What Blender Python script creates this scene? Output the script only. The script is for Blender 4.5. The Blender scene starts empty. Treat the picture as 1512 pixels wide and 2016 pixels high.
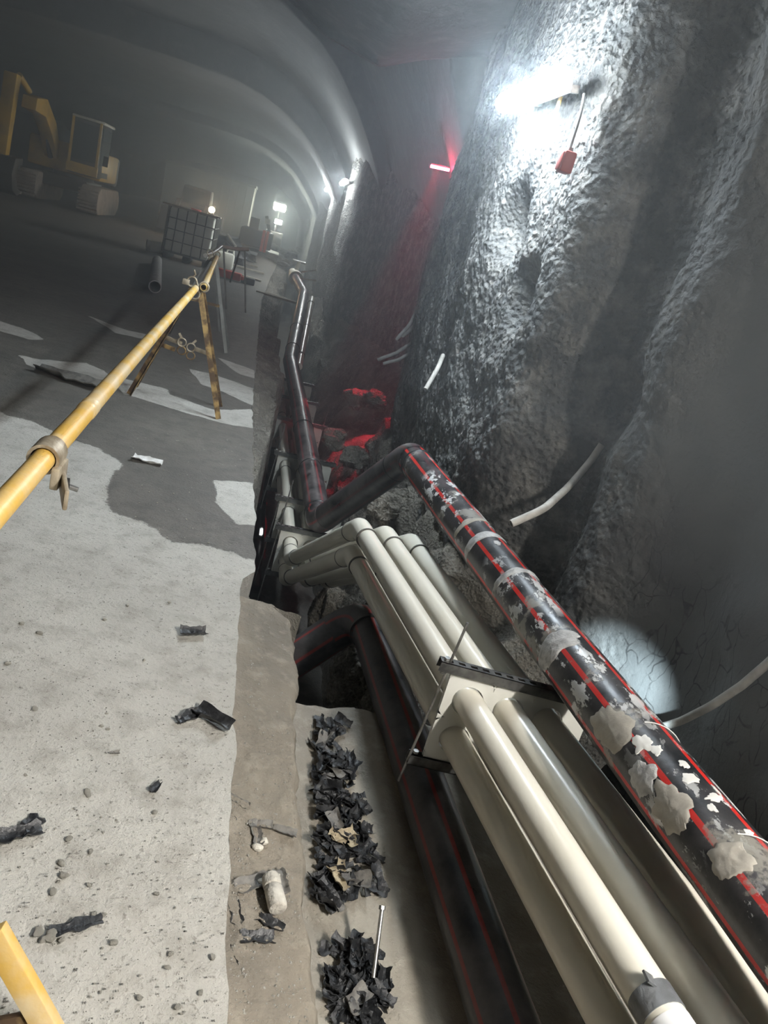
import bpy, bmesh, math, random
import numpy as np
from mathutils import Vector, Matrix
random.seed(7); rng = np.random.default_rng(7)
C = bpy.context.scene.collection
PI = math.pi

# ------------------------------------------------------------------ camera
F = 1500.0                      # focal length in pixels of a 1512 x 2016 frame
ROLL, VP = math.radians(16), (560, 430)
_rt = Vector((math.cos(ROLL), -math.sin(ROLL), 0))
_fw = Vector((VP[0] - 756, -(VP[1] - 1008), -F)).normalized()
_up = _rt.cross(_fw).normalized()
_ri = _fw.cross(_up)
R3 = Matrix((_ri, _fw, _up))    # camera axes -> world axes (x right, y along the tunnel, z up)
CAM = Vector((0, 0, 1.55))
cd = bpy.data.cameras.new('camera'); cam = bpy.data.objects.new('camera', cd); C.objects.link(cam)
cam.matrix_world = Matrix.Translation(CAM) @ R3.to_4x4()
cd.sensor_fit = 'VERTICAL'; cd.sensor_height = 36.0; cd.lens = 36.0 * F / 2016.0
cd.clip_start = 0.02; cd.clip_end = 400
sc = bpy.context.scene; sc.camera = cam

def ray(px, py): return R3 @ (Vector((px - 756, 1008 - py, -F)) / F)
def P(px, py, t): return CAM + ray(px, py) * t                     # at depth t
def PZ(px, py, z=0.0):
    d = ray(px, py); return CAM + d * ((z - CAM.z) / d.z)          # on a level plane
def PX(px, py, x):
    d = ray(px, py); return CAM + d * (x / d.x)                    # on a plane along the tunnel
def PY(px, py, y):
    d = ray(px, py); return CAM + d * (y / d.y)

# ------------------------------------------------------------------ world, exposure
w = bpy.data.worlds.new('World'); sc.world = w; w.use_nodes = True
nt = w.node_tree; nt.nodes['Background'].inputs[0].default_value = (0.35, 0.45, 0.5, 1)
nt.nodes['Background'].inputs[1].default_value = 0.003
sc.view_settings.view_transform = 'Standard'; sc.view_settings.look = 'None'
sc.view_settings.exposure = 3.12; sc.view_settings.gamma = 1; sc.view_settings.use_curve_mapping = False
cy = sc.cycles; cy.max_bounces = 4; cy.diffuse_bounces = 2; cy.glossy_bounces = 2; cy.transmission_bounces = 2; cy.volume_bounces = 0; cy.use_adaptive_sampling = True; cy.adaptive_threshold = 0.06; cy.adaptive_min_samples = 16
FOG_NEAR = 0.055; FOG = 0.023; FOG_G = 0.58
LAMP, LAMP_NEAR, LAMP_FAR = 22.0, 88.0, 27.0

def point_light(name, loc, energy, col, r=0.05):
    l = bpy.data.lights.new(name, 'POINT'); l.energy = energy; l.color = col; l.shadow_soft_size = r
    o = bpy.data.objects.new(name, l); C.objects.link(o); o.location = loc; return o
def spot_light(name, loc, target, energy, col, deg, blend=0.3, r=0.02):
    l = bpy.data.lights.new(name, 'SPOT'); l.energy = energy; l.color = col; l.shadow_soft_size = r
    l.spot_size = math.radians(deg); l.spot_blend = blend
    o = bpy.data.objects.new(name, l); C.objects.link(o); o.location = loc
    o.rotation_euler = (Vector(target) - Vector(loc)).to_track_quat('-Z', 'Y').to_euler(); return o
RED_AT = Vector((1.80, 10.7, 2.78))
spot_light('red_light', RED_AT + Vector((-0.03, -0.05, -0.05)), (1.47, 9.5, -.3), 230, (1, 0.02, 0.06), 25, 0.15, 0.03)
WALL_SPOT_TO = PX(1212, 1312, 2.26)
spot_light('added_wall_spot', (1.62, 2.05, 0.0), WALL_SPOT_TO, 46, (0.72, 0.9, 1.0), 31, 1.0, 0.02)  # added spot light with no body, throws the bright patch on the near wall

# ------------------------------------------------------------------ noise
def _hash(ix, iy, iz, s):
    h = (ix * 374761393 + iy * 668265263 + iz * 2147483647 + s * 974634777) & 0xffffffff
    h = ((h ^ (h >> 13)) * 1274126177) & 0xffffffff
    return ((h ^ (h >> 16)) & 0xffff) / 32767.5 - 1.0
def noise(x, y, z=0.0, s=0):
    x, y, z = np.broadcast_arrays(np.asarray(x, float), np.asarray(y, float), np.asarray(z, float))
    ix, iy, iz = np.floor(x).astype(np.int64), np.floor(y).astype(np.int64), np.floor(z).astype(np.int64)
    fx, fy, fz = x - ix, y - iy, z - iz
    fx, fy, fz = [f * f * (3 - 2 * f) for f in (fx, fy, fz)]
    r = 0
    for a in (0, 1):
        for b in (0, 1):
            for c in (0, 1):
                r = r + _hash(ix + a, iy + b, iz + c, s) * (fx if a else 1 - fx) * (fy if b else 1 - fy) * (fz if c else 1 - fz)
    return r
def fbm(x, y, z=0.0, s=0, o=4):
    r = 0; a = 1.0
    for k in range(o):
        r = r + a * noise(np.asarray(x) * 2 ** k, np.asarray(y) * 2 ** k, np.asarray(z) * 2 ** k, s + k); a *= .5
    return r

# ------------------------------------------------------------------ materials
class NT:
    def __init__(s, name):
        s.m = bpy.data.materials.new(name); s.m.use_nodes = True; s.t = s.m.node_tree; s.b = s.t.nodes['Principled BSDF']
    def n(s, typ, **kw):
        x = s.t.nodes.new('ShaderNode' + typ)
        for k, v in kw.items():
            if k.startswith('i_'):
                key = k[2:]; key = int(key) if key.isdigit() else key.replace('_', ' ')
                x.inputs[key].default_value = v
            else: setattr(x, k, v)
        return x
    def l(s, a, b): s.t.links.new(a, b)
    def pos(s): return s.n('NewGeometry').outputs['Position']
    def obj(s): return s.n('TexCoord').outputs['Object']
    def noise(s, vec, scale, detail=4, rough=.55, mapscale=None):
        if mapscale:
            mp = s.n('Mapping'); mp.inputs['Scale'].default_value = mapscale; s.l(vec, mp.inputs[0]); vec = mp.outputs[0]
        x = s.n('TexNoise'); x.inputs['Scale'].default_value = scale; x.inputs['Detail'].default_value = detail; x.inputs['Roughness'].default_value = rough
        s.l(vec, x.inputs['Vector']); return x.outputs[0]
    def vor(s, vec, scale, feature='F1'):
        x = s.n('TexVoronoi', feature=feature); x.inputs['Scale'].default_value = scale; s.l(vec, x.inputs['Vector']); return x.outputs[0]
    def ramp(s, fac, stops):
        x = s.n('ValToRGB'); e = x.color_ramp.elements
        while len(e) < len(stops): e.new(0.5)
        for k, (p, c) in enumerate(stops):
            e[k].position = p; e[k].color = (c, c, c, 1) if isinstance(c, (int, float)) else (*c, 1)
        s.l(fac, x.inputs[0]); return x.outputs[0]
    def mix(s, fac, a, b):
        x = s.n('Mix', data_type='RGBA')
        for k, v in ((0, fac), (6, a), (7, b)):
            if isinstance(v, tuple): x.inputs[k].default_value = (*v, 1)
            elif isinstance(v, (int, float)): x.inputs[k].default_value = v
            else: s.l(v, x.inputs[k])
        return x.outputs[2]
    def math(s, op, a, b=0.0):
        x = s.n('Math', operation=op)
        for k, v in ((0, a), (1, b)):
            if isinstance(v, (int, float)): x.inputs[k].default_value = v
            else: s.l(v, x.inputs[k])
        return x.outputs[0]
    def bump(s, h, dist, strength=1.0, prev=None):
        x = s.n('Bump'); x.inputs['Distance'].default_value = dist; x.inputs['Strength'].default_value = strength
        s.l(h, x.inputs['Height'])
        if prev is not None: s.l(prev, x.inputs['Normal'])
        return x.outputs[0]
    def done(s, base=None, rough=None, normal=None, metal=0.0):
        for key, v in (('Base Color', base), ('Roughness', rough), ('Normal', normal)):
            if v is None: continue
            if isinstance(v, tuple): s.b.inputs[key].default_value = (*v, 1)
            elif isinstance(v, (int, float)): s.b.inputs[key].default_value = v
            else: s.l(v, s.b.inputs[key])
        s.b.inputs['Metallic'].default_value = metal
        return s.m

def simple(name, c1, c2=None, rough=.5, scale=8, metal=0.0, bump=0.0, lo=.4, hi=.65, bscale=None):
    m = NT(name); v = m.obj()
    n = m.noise(v, scale, 5)
    col = m.mix(m.ramp(n, [(lo, 0), (hi, 1)]), c1, c2 or tuple(x * .8 for x in c1))
    nr = m.bump(m.noise(v, bscale or scale * 4, 4), bump) if bump else None
    return m.done(col, rough, nr, metal)

def mat_floor():
    m = NT('slab_concrete'); p = m.pos()
    dry = m.n('Attribute', attribute_name='dry').outputs['Fac']
    n1 = m.noise(p, 1.3, 6); n2 = m.noise(p, 9, 6, .65); n3 = m.noise(p, 60, 3, .7); n4 = m.noise(p, 170, 2)
    pale = m.mix(m.ramp(n1, [(.35, 0), (.7, 1)]), (.50, .485, .44), (.40, .385, .345))
    pale = m.mix(m.ramp(n2, [(.48, 0), (.72, .7)]), pale, (.27, .25, .215))
    pale = m.mix(m.ramp(n3, [(.59, 0), (.68, .6)]), pale, (.17, .155, .13))
    dark = m.mix(m.ramp(n1, [(.3, 0), (.7, 1)]), (.115, .107, .095), (.165, .152, .132))
    dark = m.mix(m.ramp(n2, [(.45, 0), (.7, .8)]), dark, (.085, .08, .072))
    dark = m.mix(m.ramp(n4, [(.66, 0), (.73, .5)]), dark, (.42, .40, .37))
    f = m.math('ADD', dry, m.math('MULTIPLY', m.math('SUBTRACT', n3, .5), .35))
    f = m.math('ADD', f, m.math('MULTIPLY', m.math('SUBTRACT', n2, .5), .5))
    f = m.ramp(f, [(.47, 0), (.54, 1)])
    nr = m.bump(n2, .012, .6); nr = m.bump(n3, .006, .8, nr); nr = m.bump(n4, .002, .7, nr)
    return m.done(m.mix(f, dark, pale), m.math('ADD', .62, m.math('MULTIPLY', f, .25)), nr)

def mat_rock(name, c1, c2, c3, s=1.0, bump=.05, rough=.85, pop=True):
    m = NT(name); p = m.pos()
    n1 = m.noise(p, .9 * s, 5); n2 = m.noise(p, 6 * s, 6, .62); n3 = m.noise(p, 38 * s, 4, .6)
    col = m.mix(m.ramp(n1, [(.35, 0), (.65, 1)]), c1, c2)
    col = m.mix(m.ramp(n2, [(.5, 0), (.75, .8)]), col, c3)
    nr = m.bump(n2, bump, .7)
    if pop:
        v = m.vor(p, 30 * s, 'SMOOTH_F1'); nr = m.bump(v, bump * .8, .8, nr)
    nr = m.bump(n3, bump * .3, .9, nr)
    return m.done(col, rough, nr)

M = {}
M['floor'] = mat_floor()
def mat_shotcrete():
    m = NT('shotcrete'); p = m.pos(); rg = m.n('Attribute', attribute_name='rough').outputs['Fac']
    n1 = m.noise(p, .9, 5); n2 = m.noise(p, 6, 6, .62); n3 = m.noise(p, 38, 4, .6); sm = m.math('SUBTRACT', 1.0, rg)
    col = m.mix(m.ramp(n1, [(.35, 0), (.65, 1)]), (.155, .156, .15), (.10, .102, .10))
    col = m.mix(m.math('MULTIPLY', rg, m.ramp(n2, [(.45, 0), (.75, .9)])), col, (.34, .325, .295))
    # hairline cracks in the smooth render low down on the near wall
    mp = m.n('Mapping'); mp.inputs['Scale'].default_value = (1, 9, 2.6); m.l(p, mp.inputs[0])
    wv = m.n('TexNoise'); wv.inputs['Scale'].default_value = 5; m.l(p, wv.inputs['Vector'])
    av = m.n('VectorMath', operation='MULTIPLY_ADD'); av.inputs[1].default_value = (1.2, 1.2, 1.2); m.l(wv.outputs['Color'], av.inputs[0]); m.l(mp.outputs[0], av.inputs[2])
    cr = m.vor(av.outputs[0], 1.5, 'DISTANCE_TO_EDGE'); zs = m.n('SeparateXYZ'); m.l(p, zs.inputs[0])
    ck = m.math('MULTIPLY', m.math('MULTIPLY', m.ramp(cr, [(.012, 1), (.035, 0)]), sm), m.ramp(m.math('ADD', zs.outputs[2], m.math('MULTIPLY', n2, .3)), [(.55, 1), (.85, 0)]))
    col = m.mix(m.math('MULTIPLY', ck, m.ramp(n2, [(.42, 0), (.55, .85)])), col, (.03, .03, .03))
    nr = m.bump(m.math('MULTIPLY', n2, m.math('ADD', .25, m.math('MULTIPLY', rg, .75))), .05, .7)
    v = m.math('MULTIPLY', m.vor(p, 30, 'SMOOTH_F1'), rg); nr = m.bump(v, .045, .85, nr); nr = m.bump(m.math('MULTIPLY', n3, m.math('ADD', .25, rg)), .014, .9, nr)
    return m.done(col, m.math('ADD', .55, m.math('MULTIPLY', rg, .35)), nr)
M['shotcrete'] = mat_shotcrete()
M['ceiling'] = mat_rock('ceiling_shotcrete', (.13, .135, .135), (.095, .10, .10), (.17, .17, .165), .6, .03, pop=False)
M['bank'] = mat_rock('excavated_rock', (.29, .265, .22), (.15, .14, .122), (.42, .39, .335), 1.8, .09)
M['dirt'] = mat_rock('ledge_dirt', (.27, .235, .185), (.175, .155, .125), (.35, .31, .25), 2.2, .02, pop=False)
M['mud'] = mat_rock('trench_mud', (.12, .11, .098), (.08, .075, .068), (.17, .155, .13), 2, .03, pop=False)
M['bench'] = mat_rock('bench_mud', (.36, .33, .275), (.25, .225, .19), (.42, .39, .33), 2.5, .015, pop=False)
M['block'] = mat_rock('rough_concrete', (.40, .385, .345), (.26, .245, .215), (.46, .44, .40), 3, .03, pop=False)
M['stone'] = simple('stone_chip', (.68, .65, .57), (.50, .47, .40), .85, 40, bump=.004)
M['pvc'] = simple('cream_pvc', (.80, .765, .66), (.72, .68, .565), .28, 3, lo=.45, hi=.8)
M['pvc_dirty'] = simple('dusty_pvc', (.62, .60, .52), (.44, .42, .36), .38, 5)
M['pvc_seam'] = simple('pvc_seam', (.16, .15, .13), (.10, .095, .085), .5)
M['plate'] = simple('white_plate', (.78, .78, .72), (.66, .655, .59), .45, 4)
M['plate_edge'] = simple('dusty_plate', (.50, .495, .44), (.40, .39, .34), .55, 5)
M['steel'] = simple('galvanised_steel', (.42, .42, .41), (.26, .26, .25), .38, 30, .85)
M['strut'] = simple('strut_steel', (.20, .20, .195), (.10, .10, .098), .42, 20, .7)
M['dark'] = simple('black_slot', (.012, .012, .012), (.01, .01, .01), .7)
M['weld'] = simple('weld_bead', (.015, .015, .015), (.03, .03, .03), .35)
M['yellow'] = simple('yellow_paint_worn', (.66, .41, .085), (.66, .52, .30), .45, 7, lo=.42, hi=.62, bump=.0015)
M['rust'] = simple('rusty_yellow_steel', (.46, .30, .11), (.11, .065, .033), .65, 11, lo=.38, hi=.54, bump=.002)
M['clamp'] = simple('clamp_steel', (.46, .40, .30), (.26, .20, .13), .5, 18, .4, bump=.002)
M['scrap'] = simple('black_plastic_scrap', (.018, .019, .021), (.05, .052, .055), .4, 25, bump=.003)
M['scrap_grey'] = simple('grey_scrap', (.20, .19, .17), (.10, .095, .09), .6, 25, bump=.003)
M['scrap_tan'] = simple('tan_scrap', (.44, .37, .25), (.30, .25, .17), .7, 25, bump=.003)
M['paper'] = simple('white_paper', (.80, .80, .78), (.62, .61, .58), .7, 20, bump=.003)
M['core'] = simple('mortar_core', (.62, .59, .52), (.40, .37, .32), .85, 18, bump=.006)
M['tape'] = simple('duct_tape', (.20, .21, .22), (.13, .135, .14), .35, 14, bump=.004)
M['sleeve'] = simple('white_sleeve', (.86, .86, .86), (.80, .80, .80), .4)
M['hose'] = simple('dusty_conduit', (.58, .56, .51), (.42, .40, .36), .6, 12, bump=.002)
M['hose_dark'] = simple('grimy_conduit', (.30, .295, .28), (.20, .195, .18), .7, 12, bump=.004)
M['red'] = simple('red_plastic', (.62, .065, .03), (.48, .05, .03), .5, 6)
M['redbox'] = simple('red_box', (.50, .10, .08), (.40, .09, .08), .5, 6)
M['lampbody'] = simple('lamp_body', (.70, .70, .70), (.6, .6, .6), .4)
M['timber'] = simple('grey_timber', (.45, .41, .33), (.30, .27, .22), .8, 9, bump=.004)
M['ex_yellow'] = simple('machine_yellow', (.58, .36, .05), (.40, .26, .07), .5, 2)
M['ex_dark'] = simple('machine_dark', (.035, .035, .033), (.06, .055, .048), .6, 3)
M['track'] = simple('dusty_track', (.36, .30, .245), (.24, .20, .165), .85, 5, bump=.02)
M['tank'] = simple('tank_plastic', (.86, .86, .76), (.76, .76, .68), .5, 2)
M['cage'] = simple('cage_steel', (.24, .24, .22), (.15, .145, .13), .5, 6, .5)
M['cabin'] = simple('cabin_wall', (.55, .55, .50), (.45, .45, .41), .7, .6)
M['concrete_pipe'] = simple('grey_pipe', (.42, .40, .38), (.28, .27, .26), .7, 6)

def mat_glass():
    m = NT('machine_glass'); m.b.inputs['Base Color'].default_value = (.02, .03, .035, 1); m.b.inputs['Roughness'].default_value = .08
    return m.m
M['glass'] = mat_glass()
def mat_emit(name, col, st):
    m = NT(name); m.b.inputs['Base Color'].default_value = (*[.8] * 3, 1)
    m.b.inputs['Emission Color'].default_value = (*col, 1); m.b.inputs['Emission Strength'].default_value = st
    return m.m
M['tube'] = mat_emit('lit_tube', (.80, .91, 1.0), LAMP)
M['tube_near'] = mat_emit('lit_tube_near', (1.0, .97, .92), LAMP_NEAR)
M['tube_row'] = mat_emit('lit_tube_row', (.90, .98, 1.0), LAMP_FAR)
M['tube_far'] = mat_emit('lit_tube_far', (.90, 1.0, .90), 26)
M['orange_lamp'] = mat_emit('lit_orange_lamp', (1.0, .72, .42), 26)
M['red_lamp'] = mat_emit('lit_red_lamp', (1.0, .06, .14), 22)

def mat_water():
    m = NT('trench_water'); p = m.pos()
    m.b.inputs['Base Color'].default_value = (.02, .022, .02, 1); m.b.inputs['Roughness'].default_value = .06
    m.l(m.bump(m.noise(p, 2.2, 2), .01, .25), m.b.inputs['Normal']); return m.m
M['water'] = mat_water()

def mat_blackpipe(name, splat, dust, stripe_phase=20 / 360, stripe=(.55, .022, .016)):
    """black pipe; UV.x = turn round the pipe (0..1), UV.y = metres along it"""
    m = NT(name); uv = m.n('UVMap').outputs[0]; sep = m.n('SeparateXYZ'); m.l(uv, sep.inputs[0])
    u, v = sep.outputs[0], sep.outputs[1]
    ob = m.obj()
    n1 = m.noise(ob, 5, 6, .65); n2 = m.noise(ob, 13, 7, .7, (1, .5, 1)); n3 = m.noise(ob, 45, 4, .65)
    base = m.mix(m.ramp(n1, [(.35, 0), (.7, 1)]), (.016, .017, .019), (.040, .042, .045))
    if stripe:
        a = m.math('FRACT', m.math('MULTIPLY', m.math('SUBTRACT', u, stripe_phase - .5 / 6), 6.0))
        d = m.math('ABSOLUTE', m.math('SUBTRACT', a, .5))
        st = m.math('LESS_THAN', d, .078)
        base = m.mix(st, base, stripe)
    # dust that settled on the upper side, thin and streaky
    base = m.mix(m.math('MULTIPLY', m.ramp(n1, [(.38, 0), (.72, 1)]), dust), base, (.25, .215, .21))
    f = None
    if splat:
        s1 = m.ramp(n2, [(.55, 0), (.575, 1)])
        patch = m.ramp(m.noise(ob, 1.7, 2), [(.40, 0), (.52, 1)])
        f = m.math('MULTIPLY', s1, patch)
        s2 = m.ramp(n1, [(.57, 0), (.61, 1)])
        base = m.mix(m.math('MULTIPLY', s2, .85), base, (.27, .255, .22))
        base = m.mix(f, base, (.60, .60, .59))
    rough = m.ramp(n1, [(.3, .25), (.8, .55)])
    nr = m.bump(n3, .0015, .6)
    if f is not None: nr = m.bump(f, .002, .6, nr)
    return m.done(base, rough, nr)
M['pipe_near'] = mat_blackpipe('black_pipe_splattered', True, .25)
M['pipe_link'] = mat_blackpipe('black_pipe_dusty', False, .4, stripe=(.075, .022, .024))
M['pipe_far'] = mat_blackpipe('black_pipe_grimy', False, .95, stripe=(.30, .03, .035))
M['pipe_low'] = mat_blackpipe('black_pipe_low', False, .25, 40 / 360, stripe=(.17, .012, .01))  # stripe red darkened to carry the shade under the cream pipes
M['grout'] = simple('grout', (.42, .39, .335), (.34, .315, .27), .85, 22, bump=.0015)
M['film'] = simple('smeared_plaster', (.52, .515, .50), (.32, .31, .30), .6, 30, bump=.003)
M['cream_paint'] = simple('white_paint_splash', (.75, .74, .70), (.70, .69, .65), .5)

# ------------------------------------------------------------------ mesh helpers
class MB:
    def __init__(s): s.v, s.f, s.uv = [], [], []
    def quad_faces(s, faces, uvs=None):
        for k, f in enumerate(faces):
            s.f.append(f); s.uv.append(uvs[k] if uvs else None)
    def box(s, c, size, rot=None, taper=None):
        b = len(s.v); c = Vector(c); hx, hy, hz = [k / 2 for k in size]
        for z in (-1, 1):
            k = taper if (taper and z > 0) else 1
            for x, y in ((-1, -1), (1, -1), (1, 1), (-1, 1)):
                p = Vector((x * hx * k, y * hy * k, z * hz))
                s.v.append(c + (rot @ p if rot else p))
        s.quad_faces([(b, b+3, b+2, b+1), (b+4, b+5, b+6, b+7), (b, b+1, b+5, b+4), (b+1, b+2, b+6, b+5), (b+2, b+3, b+7, b+6), (b+3, b, b+4, b+7)])
        return s
    def bar(s, a, b, w, h=None, up=Vector((0, 0, 1))):
        """a rectangular bar from a to b"""
        a, b = Vector(a), Vector(b); d = (b - a).normalized()
        sd = d.cross(up)
        if sd.length < 1e-3: sd = d.cross(Vector((0, 1, 0)))
        sd.normalize(); u = sd.cross(d)
        return s.box((a + b) / 2, (w, (b - a).length, h or w), Matrix((sd, d, u)).transposed())
    def tube(s, pts, r, seg=16, caps=True, hollow=None):
        pts = [Vector(p) for p in pts]; n = len(pts); rr = r if isinstance(r, (list, tuple)) else [r] * n
        def frames():
            out = []; prev = None
            for k in range(n):
                d = (pts[min(k + 1, n - 1)] - pts[max(k - 1, 0)]).normalized()
                if prev is None:
                    sd = d.cross(Vector((0, 0, 1)))
                    if sd.length < .05: sd = Vector((1, 0, 0)) - d * d.x
                else: sd = prev - d * prev.dot(d)
                sd.normalize(); prev = sd; out.append((d, sd, sd.cross(d)))
            return out
        fr = frames(); b = len(s.v); L = 0
        ls = [0]
        for k in range(1, n): L += (pts[k] - pts[k - 1]).length; ls.append(L)
        for k in range(n):
            d, sd, up = fr[k]
            for j in range(seg):
                a = 2 * PI * j / seg; s.v.append(pts[k] + (sd * math.cos(a) + up * math.sin(a)) * rr[k])
        for k in range(n - 1):
            for j in range(seg):
                j2 = (j + 1) % seg
                s.f.append((b + k*seg + j, b + k*seg + j2, b + (k+1)*seg + j2, b + (k+1)*seg + j))
                s.uv.append([(j / seg, ls[k]), ((j + 1) / seg, ls[k]), ((j + 1) / seg, ls[k+1]), (j / seg, ls[k+1])])
        if caps and hollow is None:
            s.f.append(tuple(b + j for j in range(seg))[::-1]); s.uv.append(None)
            s.f.append(tuple(b + (n-1)*seg + j for j in range(seg))); s.uv.append(None)
        if hollow is not None:
            b2 = len(s.v)
            for k in range(n):
                d, sd, up = fr[k]
                for j in range(seg):
                    a = 2 * PI * j / seg; s.v.append(pts[k] + (sd * math.cos(a) + up * math.sin(a)) * (rr[k] - hollow))
            for k in range(n - 1):
                for j in range(seg):
                    j2 = (j + 1) % seg
                    s.f.append((b2 + k*seg + j, b2 + (k+1)*seg + j, b2 + (k+1)*seg + j2, b2 + k*seg + j2)); s.uv.append(None)
            for k in (0, n - 1):
                for j in range(seg):
                    j2 = (j + 1) % seg; q = (b + k*seg + j, b2 + k*seg + j, b2 + k*seg + j2, b + k*seg + j2)
                    s.f.append(q if k == 0 else q[::-1]); s.uv.append(None)
        return s
    def prism(s, poly, a, b):
        """poly: list of (p,q); a(p,q,0) and a(p,q,1) are mapped by function a with depth b"""
        n = len(poly); k = len(s.v)
        for t in (0, b):
            for p in poly: s.v.append(Vector(a(p[0], p[1], t)))
        s.f.append(tuple(range(k, k + n))[::-1]); s.f.append(tuple(range(k + n, k + 2 * n))); s.uv += [None, None]
        for j in range(n):
            j2 = (j + 1) % n; s.f.append((k + j, k + j2, k + n + j2, k + n + j)); s.uv.append(None)
        return s
    def build(s, name, m, parent=None, smooth=True, bevel=0, origin=None, sharp=40):
        if origin is None:
            origin = Vector((0, 0, 0))
        me = bpy.data.meshes.new(name)
        me.from_pydata([tuple(Vector(v) - origin) for v in s.v], [], s.f); me.update()
        if any(s.uv):
            ul = me.uv_layers.new(name='UVMap').data
            for p, u in zip(me.polygons, s.uv):
                if u:
                    for li, c in zip(p.loop_indices, u): ul[li].uv = c
        me.materials.append(m if not isinstance(m, str) else M[m])
        if bevel:
            bm = bmesh.new(); bm.from_mesh(me)
            es = [e for e in bm.edges if len(e.link_faces) == 2 and e.calc_face_angle(0) > .5]
            bmesh.ops.bevel(bm, geom=es, offset=bevel, segments=2, profile=.5, affect='EDGES', clamp_overlap=True)
            bm.to_mesh(me); bm.free()
        if smooth:
            me.polygons.foreach_set('use_smooth', [True] * len(me.polygons))
            me.set_sharp_from_angle(angle=math.radians(sharp))
        o = bpy.data.objects.new(name, me); C.objects.link(o)
        if parent:
            o.parent = parent
            if origin.length: o.location = origin
        else: o.location = origin
        return o

def tag(o, label=None, cat=None, group=None, kind=None):
    if label: o['label'] = label
    if cat: o['category'] = cat
    if group: o['group'] = group
    if kind: o['kind'] = kind
    return o
def empty(name, loc, label, cat, group=None, rz=0):
    o = bpy.data.objects.new(name, None); C.objects.link(o); o.location = loc; o.rotation_euler = (0, 0, rz)
    o.empty_display_size = .1
    return tag(o, label, cat, group)
class Thing:
    """an Empty at base; parts are given in world coordinates"""
    def __init__(s, name, loc, label, cat, group=None):
        s.o = empty(name, loc, label, cat, group); s.loc = Vector(loc)
    def part(s, mb, name, m, parent=None, **kw):
        mb.v = [Vector(v) - s.loc for v in mb.v]
        return mb.build(name, m, parent or s.o, **kw)

def grid(name, X, Y, Z, m, kind='structure', attr=None, flip=False, parent=None):
    """X,Y,Z: 2-D arrays"""
    a, b = X.shape
    me = bpy.data.meshes.new(name)
    V = np.stack([X, Y, Z], -1).reshape(-1, 3)
    i = np.arange(a * b).reshape(a, b)
    q = np.stack([i[:-1, :-1], i[1:, :-1], i[1:, 1:], i[:-1, 1:]], -1).reshape(-1, 4)
    if flip: q = q[:, ::-1]
    me.vertices.add(a * b); me.vertices.foreach_set('co', V.astype(np.float32).ravel())
    nq = len(q); me.loops.add(nq * 4); me.loops.foreach_set('vertex_index', q.astype(np.int32).ravel())
    me.polygons.add(nq); me.polygons.foreach_set('loop_start', np.arange(0, nq * 4, 4, dtype=np.int32))
    me.update(calc_edges=True); me.validate()
    me.polygons.foreach_set('use_smooth', [True] * nq)
    if attr:
        for k, d in attr.items():
            at = me.attributes.new(k, 'FLOAT', 'POINT'); at.data.foreach_set('value', np.asarray(d, np.float32).ravel())
    me.materials.append(M[m]); o = bpy.data.objects.new(name, me); C.objects.link(o)
    if kind: o['kind'] = kind
    if parent: o.parent = parent
    return o
def dense(*segs):
    """axis with varying steps: (start, end, step)..."""
    out = []
    for a, b, st in segs: out.append(np.arange(a, b, st))
    out.append([segs[-1][1]]); return np.concatenate(out)
def interp(x, pts): p = np.array(pts, float); return np.interp(x, p[:, 0], p[:, 1])
def fillet(pts, r, n=8):
    pts = [Vector(p) for p in pts]; out = [pts[0]]; spans = []
    for k in range(1, len(pts) - 1):
        a, b, c = pts[k-1], pts[k], pts[k+1]; d1 = (a - b).normalized(); d2 = (c - b).normalized()
        ang = d1.angle(d2); t = min(r / math.tan(ang / 2), (a - b).length * .45, (c - b).length * .45)
        p1, p2 = b + d1 * t, b + d2 * t; s0 = len(out)
        for j in range(n + 1):
            q = j / n; out.append(p1 * (1 - q) ** 2 + b * 2 * q * (1 - q) + p2 * q * q)
        spans.append((s0, len(out) - 1))
    out.append(pts[-1]); return out, spans

# ================================================================== SETTING
SLAB_EDGE = [(-3, .40), (0, .262), (1.12, .224), (2.2, .178), (3.1, .15), (3.2, .16), (3.3, .2), (4, .18), (5.2, .12), (6.9, .055), (9, .02), (12, -.05), (15.4, -.10), (20, -.05), (28, .07), (45, .1), (80, .1)]
def xe(y): return interp(y, SLAB_EDGE)

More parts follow.
